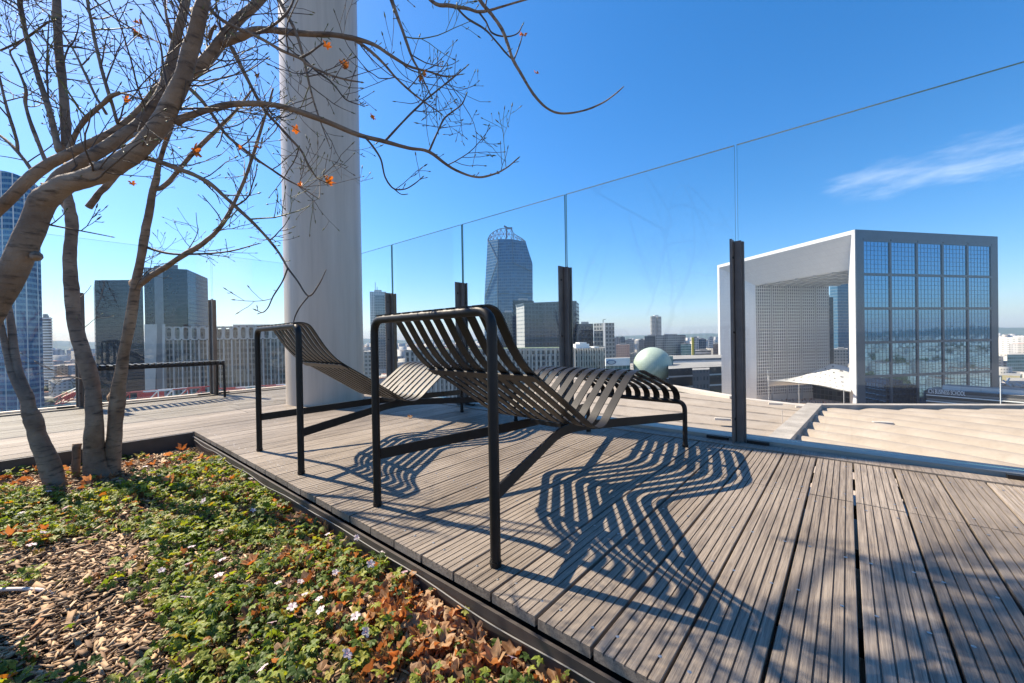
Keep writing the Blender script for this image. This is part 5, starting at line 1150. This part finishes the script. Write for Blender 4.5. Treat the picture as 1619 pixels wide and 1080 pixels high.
for i in range(72):
    x = rnd.uniform(1196, 1342); y = rnd.uniform(625.3 + (x - 1190)*.078, 628.0 + (x - 1186)*.128)
    k = rnd.choice([0, 0, 1, 1, 2]) if i > 2 else i; p = onz(x, y, GZ + .15)
    o = pa[k] if not used[k] else pa[k].copy()
    if used[k]: col.objects.link(o)
    used[k] = 1; o.location = tuple(p); s_ = rnd.uniform(.95, 1.06); o.scale = (s_, s_, s_); o.rotation_euler = (0, 0, rnd.uniform(0, 6.28)); tag(o, LBL[k], 'person', 'people on the square')

# ------------------------------------------------------------------ right of the arch
r = empty('school_building', (*gp(1560, 245), GZ), 'long low dark banded building with white letters along its roof edge', 'building')
A, B_ = gp(1464, 221), gp(1690, 181); zt = ztop(1500, 617.5, 214)
dvv = unit(B_ - A); bk2 = np.array([-dvv[1], dvv[0]]); bk2 = bk2 if bk2 @ A > 0 else -bk2
def on_line(px, a, c):
    r_ = ray(px, HZ)[:2]; M2 = np.array([r_, a - c]).T; k_ = np.linalg.solve(M2, a); return r_*k_[0]
prism('wall', [A, B_, B_ + bk2*16, A + bk2*16], GZ, zt, facade('school_bands', (.20, .19, .18), (.04, .042, .045), 60, 3.4, 1.1, .7, .4, .4), r, ROOF)
for k in range(3):
    z = zt - 3.2 - k*3.3; mb = MB(); mb.bar((*(A - bk2*.5), z), (*(B_ - bk2*.5), z), 1.0, .45); mb.build('white_ledge', WPAINT, r)
A2, B2 = on_line(1489, A + bk2*4, B_ + bk2*4), B_ + bk2*4; z2 = ztop(1500, 609, 219)
prism('roof_screen', [A2, B2, B2 + bk2*9, A2 + bk2*9], zt + .02, z2, facade('screen_panels', (.40, .41, .41), (.46, .47, .47), 7, 9, .94, .96, .5, .3), r, ROOF)
p0, p1 = on_line(1467, A - bk2*.3, B_ - bk2*.3), on_line(1526, A - bk2*.3, B_ - bk2*.3)
lettering('ICN BUSINESS SCHOOL', 'sign_letters', (*p0, zt - 2.1), (*p1, zt - 2.1), 2.3, plain('sign_white', (.9, .9, .9), .5), r, .4)
mb = MB(); p = gp(1581, 172); mb.tube([(*p, GZ), (*p, ztop(1581, 596, 172))], .16, 8); tag(mb.build('flag_pole', WPAINT), 'tall thin white pole in front of the banded school building', 'pole')
right = [('white_office_block', 'large white banded office block right of the great arch', [(1580, 620), (1640, 600), (1660, 630), (1585, 650)], (1600, 541, 610), 'white_bands'),
         ('white_office_block', 'higher white block standing on the large white banded block', [(1606, 640), (1650, 640), (1650, 660), (1606, 660)], (1612, 535, 640), 'white_bands'),
         ('green_block', 'dark green glass block below the white banded offices', [(1592, 380), (1640, 380), (1640, 400), (1592, 400)], (1600, 561, 380), 'teal_glass'),
         ('grey_hall', 'small grey roofed hall with a yellow wall near the right edge', [(1584, 330), (1612, 322), (1616, 340), (1588, 346)], (1595, 593, 330), plain_cached('hall_yellow', (.42, .36, .20))),
         ('pale_hall', 'pale flat roofed shed at the right edge above the school building', [(1590, 290), (1660, 280), (1660, 300), (1590, 310)], (1600, 602, 290), 'white_bands')]
for nm, lb, ft, tp, ky in right: building(nm, lb, ft, tp, ky, parapet=False)
r = empty('station_truss', at(1605, 606, 270), 'tangled blue grey steel roof frame at the right edge', 'roof frame')
mb = MB()
for k in range(14):
    a = at(1586 + k*5, 604 + rnd.uniform(-5, 6), 268 + rnd.uniform(-6, 6)); c = at(1592 + k*5 + rnd.uniform(-4, 12), 604 + rnd.uniform(-6, 8), 268 + rnd.uniform(-6, 6)); mb.bar(a, c, .6, .6)
mb.build('steel_member', plain_cached('steel_pale', (.40, .44, .48)), r)

# ------------------------------------------------------------------ the vault roof below the terrace
m, t, b = mat('vault_shell'); v = OBJ(t)
st = NOISE(t, v, .35, 7, .65); st2 = NOISE(t, v, 2.2, 6, .7)
c = RAMP(t, st, [(.3, (.31, .245, .185)), (.55, (.37, .30, .235)), (.75, (.42, .35, .285))])
c = MIX(t, RAMP(t, st2, [(.52, (0, 0, 0)), (.75, (.40, .40, .40))]), c, (.22, .175, .135))
t.links.new(c, b.inputs['Base Color']); b.inputs['Roughness'].default_value = .7; SHELL = m
VALLEY = plain('shell_valley', (.21, .17, .135), .85, 0, .45, .8)
VZ = -10.0
vroof = empty('vault_roof', onz(1300, 690, VZ - 3), 'big beige shell roof with scalloped ribs just below the terrace', 'vault roof')
def fan(starts, ends, amp, sag, k=26, sub=12):
    """starts/ends: ground points of the valley lines; scallops rise between neighbours"""
    mb = MB(); rows_ = []
    for i in range(len(starts) - 1):
        for j in range(sub + (1 if i == len(starts) - 2 else 0)):
            s = j/sub; a = starts[i]*(1 - s) + starts[i+1]*s; c = ends[i]*(1 - s) + ends[i+1]*s; row = []
            prf = abs(math.sin(math.pi*s))**.72
            for q in range(k + 1):
                w_ = q/k; p = a*(1 - w_) + c*w_; am = amp[0]*(1 - w_) + amp[1]*w_
                row.append(p + np.array([0, 0, am*prf + sag*math.sin(math.pi*w_)]))
            rows_.append(row)
    V = np.array(rows_).reshape(-1, 3); K = k + 1
    F = [(i*K + q, i*K + q + 1, (i+1)*K + q + 1, (i+1)*K + q) for i in range(len(rows_) - 1) for q in range(k)]
    sub_ = sub
    mb.add(V, F)
    mb.m = [1 if (i % sub_ in (0, sub_ - 1)) else 0 for i in range(len(rows_) - 1) for q in range(k)]; return mb
G_ = lambda x, y, dz=0: onz(x, y, VZ + dz)
# right fan: valleys leave the oblique beam, then the straight top beam
st_, en_ = [], []
for (x, y), (x2, y2) in (((1150, 860), (1300, 960)), ((1200, 770), (1400, 850)), ((1226, 722), (1480, 800)), ((1236, 702), (1560, 800)), ((1246, 690), (1680, 800)), ((1256, 679), (1760, 796)), ((1266, 668), (1800, 780)), ((1276, 658), (1830, 768)), ((1286, 652), (1860, 756)), ((1350, 652.5), (1900, 742)), ((1410, 653), (1940, 730)), ((1471, 653.5), (1980, 716)), ((1532, 653.5), (2010, 703)), ((1596, 653.5), (2040, 690)), ((1662, 653.5), (2080, 678)), ((1730, 653.5), (2120, 668))):
    st_.append(G_(x, y)); en_.append(G_(x2, y2))
fan(st_, en_, (.62, 1.6), .25).build('right_shell', [SHELL, VALLEY], vroof, smooth=math.radians(35), recalc=False)
# left fan: shallow ribs running away to the left
st_, en_ = [], []
for (x, y), (x2, y2) in (((1292, 646), (880, 599)), ((1284, 653), (860, 605)), ((1274, 663), (850, 615)), ((1264, 674), (840, 628)), ((1254, 686), (830, 645)), ((1244, 698), (820, 668)), ((1232, 713), (820, 700)), ((1215, 735), (830, 750)), ((1190, 770), (850, 840)), ((1150, 850), (880, 960)), ((1080, 980), (900, 1150))):
    st_.append(G_(x, y)); en_.append(G_(x2, y2))
fan(st_, en_, (.22, .42), .05, 40).build('left_shell', [SHELL, VALLEY], vroof, smooth=math.radians(35))
ft_ = [G_(1283, 650), G_(1700, 656), G_(1990, 760), G_(1500, 860), G_(1080, 980), G_(860, 1000), G_(855, 700), G_(884, 606), G_(1065, 616), G_(1160, 634)]
prism('vault_base', [p[:2] for p in ft_], GZ, VZ - 2.2, FM('concrete_fins'), vroof)
BEAM = plain('vault_beam', (.36, .315, .27), .8, 0, .25, .6)
mb = MB()
a, c = G_(1222, 716, .45), G_(1288, 647, .3); mb.bar(a, c, 1.7, 1.6); mb.bar(c, G_(1760, 648.5, 0), 1.3, 1.4)
mb.build('edge_beam', BEAM, vroof)
mb = MB(); mb.bar(G_(1291, 645.5, .1), G_(1160, 630, .3), 1.3, .5); mb.bar(G_(1160, 630, .3), G_(1060, 612, .3), 1.6, .8); mb.bar(G_(1060, 612, .3), G_(880, 598, .6), 1.6, .8); mb.build('rim_band', plain_cached('rim_pale', (.55, .48, .41)), vroof)
mb = MB(); p = G_(1237, 680, .2); q = G_(1237, 640, .2)
mb.tube([p, p + np.array([0, 0, 2.2])], .04, 6)
for x, y in ((1215, 638), (1258, 643), (1130, 662), (1380, 668)): q = G_(x, y, .9); mb.bar(q, q + np.array([1.6, .5, .0]), .5, .25)
mb.build('roof_fitting', plain_cached('rim_pale', (.55, .48, .41)), vroof)

# ------------------------------------------------------------------ distant city, trees, air
def boxes(n, dmin, dmax, amin, amax, hmin, hmax, wmin, wmax, avoid=True):
    th = nrs.uniform(amin, amax, n); d = dmin*(dmax/dmin)**nrs.rand(n)
    X, Y = np.sin(th)*d, np.cos(th)*d                                     # azimuth from the view axis
    P = np.stack([R0[0]*X + F0[0]*Y, R0[1]*X + F0[1]*Y], 1)
    w_ = nrs.uniform(wmin, wmax, n); l_ = w_*nrs.uniform(.8, 2.6, n); h_ = hmin + (hmax - hmin)*nrs.rand(n)**3.0; r_ = nrs.uniform(0, 3.14, n)
    return P, w_, l_, h_, r_
def boxmesh(name, parts, mats, label, cat):
    Vs, Fs, Ms = [], [], []; base = 0
    for (P, w_, l_, h_, r_), roofy in parts:
        n = len(P); sg = np.array([(-1,-1),(1,-1),(1,1),(-1,1)], float); x = sg[None, :, 0]*w_[:, None]/2; y = sg[None, :, 1]*l_[:, None]/2
        c, s = np.cos(r_)[:, None], np.sin(r_)[:, None]; bx = np.stack([P[:, None, 0] + c*x - s*y, P[:, None, 1] + s*x + c*y], 2)
        lo = np.concatenate([bx, np.full((n, 4, 1), GZ)], 2); hi = np.concatenate([bx, (GZ + h_)[:, None, None]*np.ones((n, 4, 1))], 2)
        V = np.concatenate([lo, hi], 1).reshape(-1, 3); F = np.array([(0,1,5,4),(1,2,6,5),(2,3,7,6),(3,0,4,7),(4,5,6,7)])
        Vs.append(V); Fs.append((F[None] + (np.arange(n)*8)[:, None, None]).reshape(-1, 4) + base); mm = np.tile(np.array([0, 0, 0, 0, 1]), n); Ms.append(mm); base += len(V)
    return tag(mesh_np(name, np.concatenate(Vs), np.concatenate(Fs), mats, mi=np.concatenate(Ms)), label, cat, kind='stuff')
m, t, b = mat('far_wall'); g = N(t, 'ShaderNodeNewGeometry'); wl = RAMP(t, g.outputs['Random Per Island'], [(0, (.52, .49, .45)), (.3, (.40, .36, .32)), (.55, (.58, .56, .53)), (.75, (.34, .33, .33)), (.9, (.46, .36, .29)), (1, (.62, .61, .60))])
sp = N(t, 'ShaderNodeSeparateXYZ'); t.links.new(OBJ(t), sp.inputs[0]); fl_ = M_(t, 'LESS_THAN', M_(t, 'FRACT', M_(t, 'DIVIDE', sp.outputs[2], 3.0)), .42)
hx = M_(t, 'LESS_THAN', M_(t, 'FRACT', M_(t, 'DIVIDE', M_(t, 'ADD', sp.outputs[0], M_(t, 'MULTIPLY', sp.outputs[1], .8)), 3.4)), .5)
t.links.new(MIX(t, M_(t, 'MULTIPLY', M_(t, 'MULTIPLY', fl_, hx), .75), wl, (.09, .095, .10)), b.inputs['Base Color']); b.inputs['Roughness'].default_value = .8; FWALL = m
m, t, b = mat('far_roof'); g = N(t, 'ShaderNodeNewGeometry'); t.links.new(RAMP(t, g.outputs['Random Per Island'], [(0, (.26, .25, .25)), (.5, (.36, .34, .32)), (.7, (.33, .13, .08)), (.85, (.40, .18, .11)), (1, (.5, .49, .47))]), b.inputs['Base Color']); b.inputs['Roughness'].default_value = .85; FROOF = m
def ok(B):
    P = B[0]; rel = P[:, :2] - A0[None, :2]; a_ = rel @ E1[:2]; b_ = rel @ E2[:2]; d = np.linalg.norm(P, axis=1)
    bad = (a_ > -60) & (a_ < S + 45) & (b_ > -50) & (b_ < S + 40)
    k = ~bad & ~((P[:, 0] > -70) & (P[:, 0] < 60) & (P[:, 1] > -20) & (P[:, 1] < 130)); return tuple(x[k] for x in B)
parts = [(ok(boxes(2600, 700, 6500, -1.15, 1.2, 7, 45, 10, 26)), 0), (ok(boxes(1800, 420, 1500, -1.15, 1.2, 6, 22, 9, 20)), 0), (ok(boxes(2600, 300, 6000, 1.2, 3.3, 6, 22, 9, 20)), 0)]
boxmesh('distant_city', parts, [FWALL, FROOF], 'pale sea of small distant houses and blocks reaching to the hills', 'distant city')
n = 5200; th = nrs.uniform(-1.2, 3.3, n); d = 240*(5000/240)**nrs.rand(n); X, Y = np.sin(th)*d, np.cos(th)*d
P = np.stack([R0[0]*X + F0[0]*Y, R0[1]*X + F0[1]*Y, np.full(n, GZ)], 1)
okk = ok((P, d))[0]; n = len(okk); P = okk
bm = bmesh.new(); bmesh.ops.create_icosphere(bm, subdivisions=2, radius=1); tv = np.array([v_.co[:] for v_ in bm.verts]); tf = np.array([[v_.index for v_ in f_.verts] for f_ in bm.faces]); bm.free()
s_ = nrs.uniform(3, 7.5, n); V = tv[None]*(1 + nrs.uniform(-.34, .34, (n, len(tv), 1)))*s_[:, None, None]*np.array([1, 1, .85]) + (P + np.stack([0*s_, 0*s_, s_*.9], 1))[:, None]
TREEF = island('far_foliage', [(0, (.022, .042, .015)), (.5, (.05, .075, .025)), (.8, (.085, .085, .035)), (1, (.11, .075, .045))], .9, .6, None, 0)
tag(mesh_np('distant_trees', V.reshape(-1, 3), (tf[None] + (np.arange(n)*len(tv))[:, None, None]).reshape(-1, 3), TREEF), 'scattered far tree crowns among the distant houses', 'distant trees', kind='stuff')
# middle distance blocks that can be told apart
LB = ['pale apartment block among the distant housing', 'beige apartment block among the distant housing', 'grey apartment block among the distant housing']
for i in range(46):
    x = rnd.choice([rnd.uniform(572, 760), rnd.uniform(78, 150), rnd.uniform(845, 1010), rnd.uniform(640, 800)]); d = rnd.uniform(420, 1100); wpx = rnd.uniform(7, 15)*500/d + 2; k = rnd.randrange(3)
    y = 536 - (x - 809.5)*.0166 + rnd.uniform(8, 40)*420/d
    building('apartment_block', LB[k], [(x, d), (x + wpx, d + 3), (x + wpx, d + 18), (x, d + 15)], (x, y, d), ('far_pale', 'beige', 'grey_block')[k], group='apartment blocks in the distance')
hz = bpy.data.materials.new('air'); hz.use_nodes = True; t = hz.node_tree; t.nodes.clear(); o_ = t.nodes.new('ShaderNodeOutputMaterial'); pv = t.nodes.new('ShaderNodeVolumePrincipled')
pv.inputs['Color'].default_value = (.52, .70, 1.0, 1); pv.inputs['Density'].default_value = 6.5e-5; pv.inputs['Anisotropy'].default_value = 0; t.links.new(pv.outputs[0], o_.inputs['Volume'])
mb = MB(); mb.box((-9500, -9500, GZ - 1.5), (9500, 9500, 190)); tag(mb.build('haze', hz), 'thin blue air over the city', 'haze', kind='stuff')
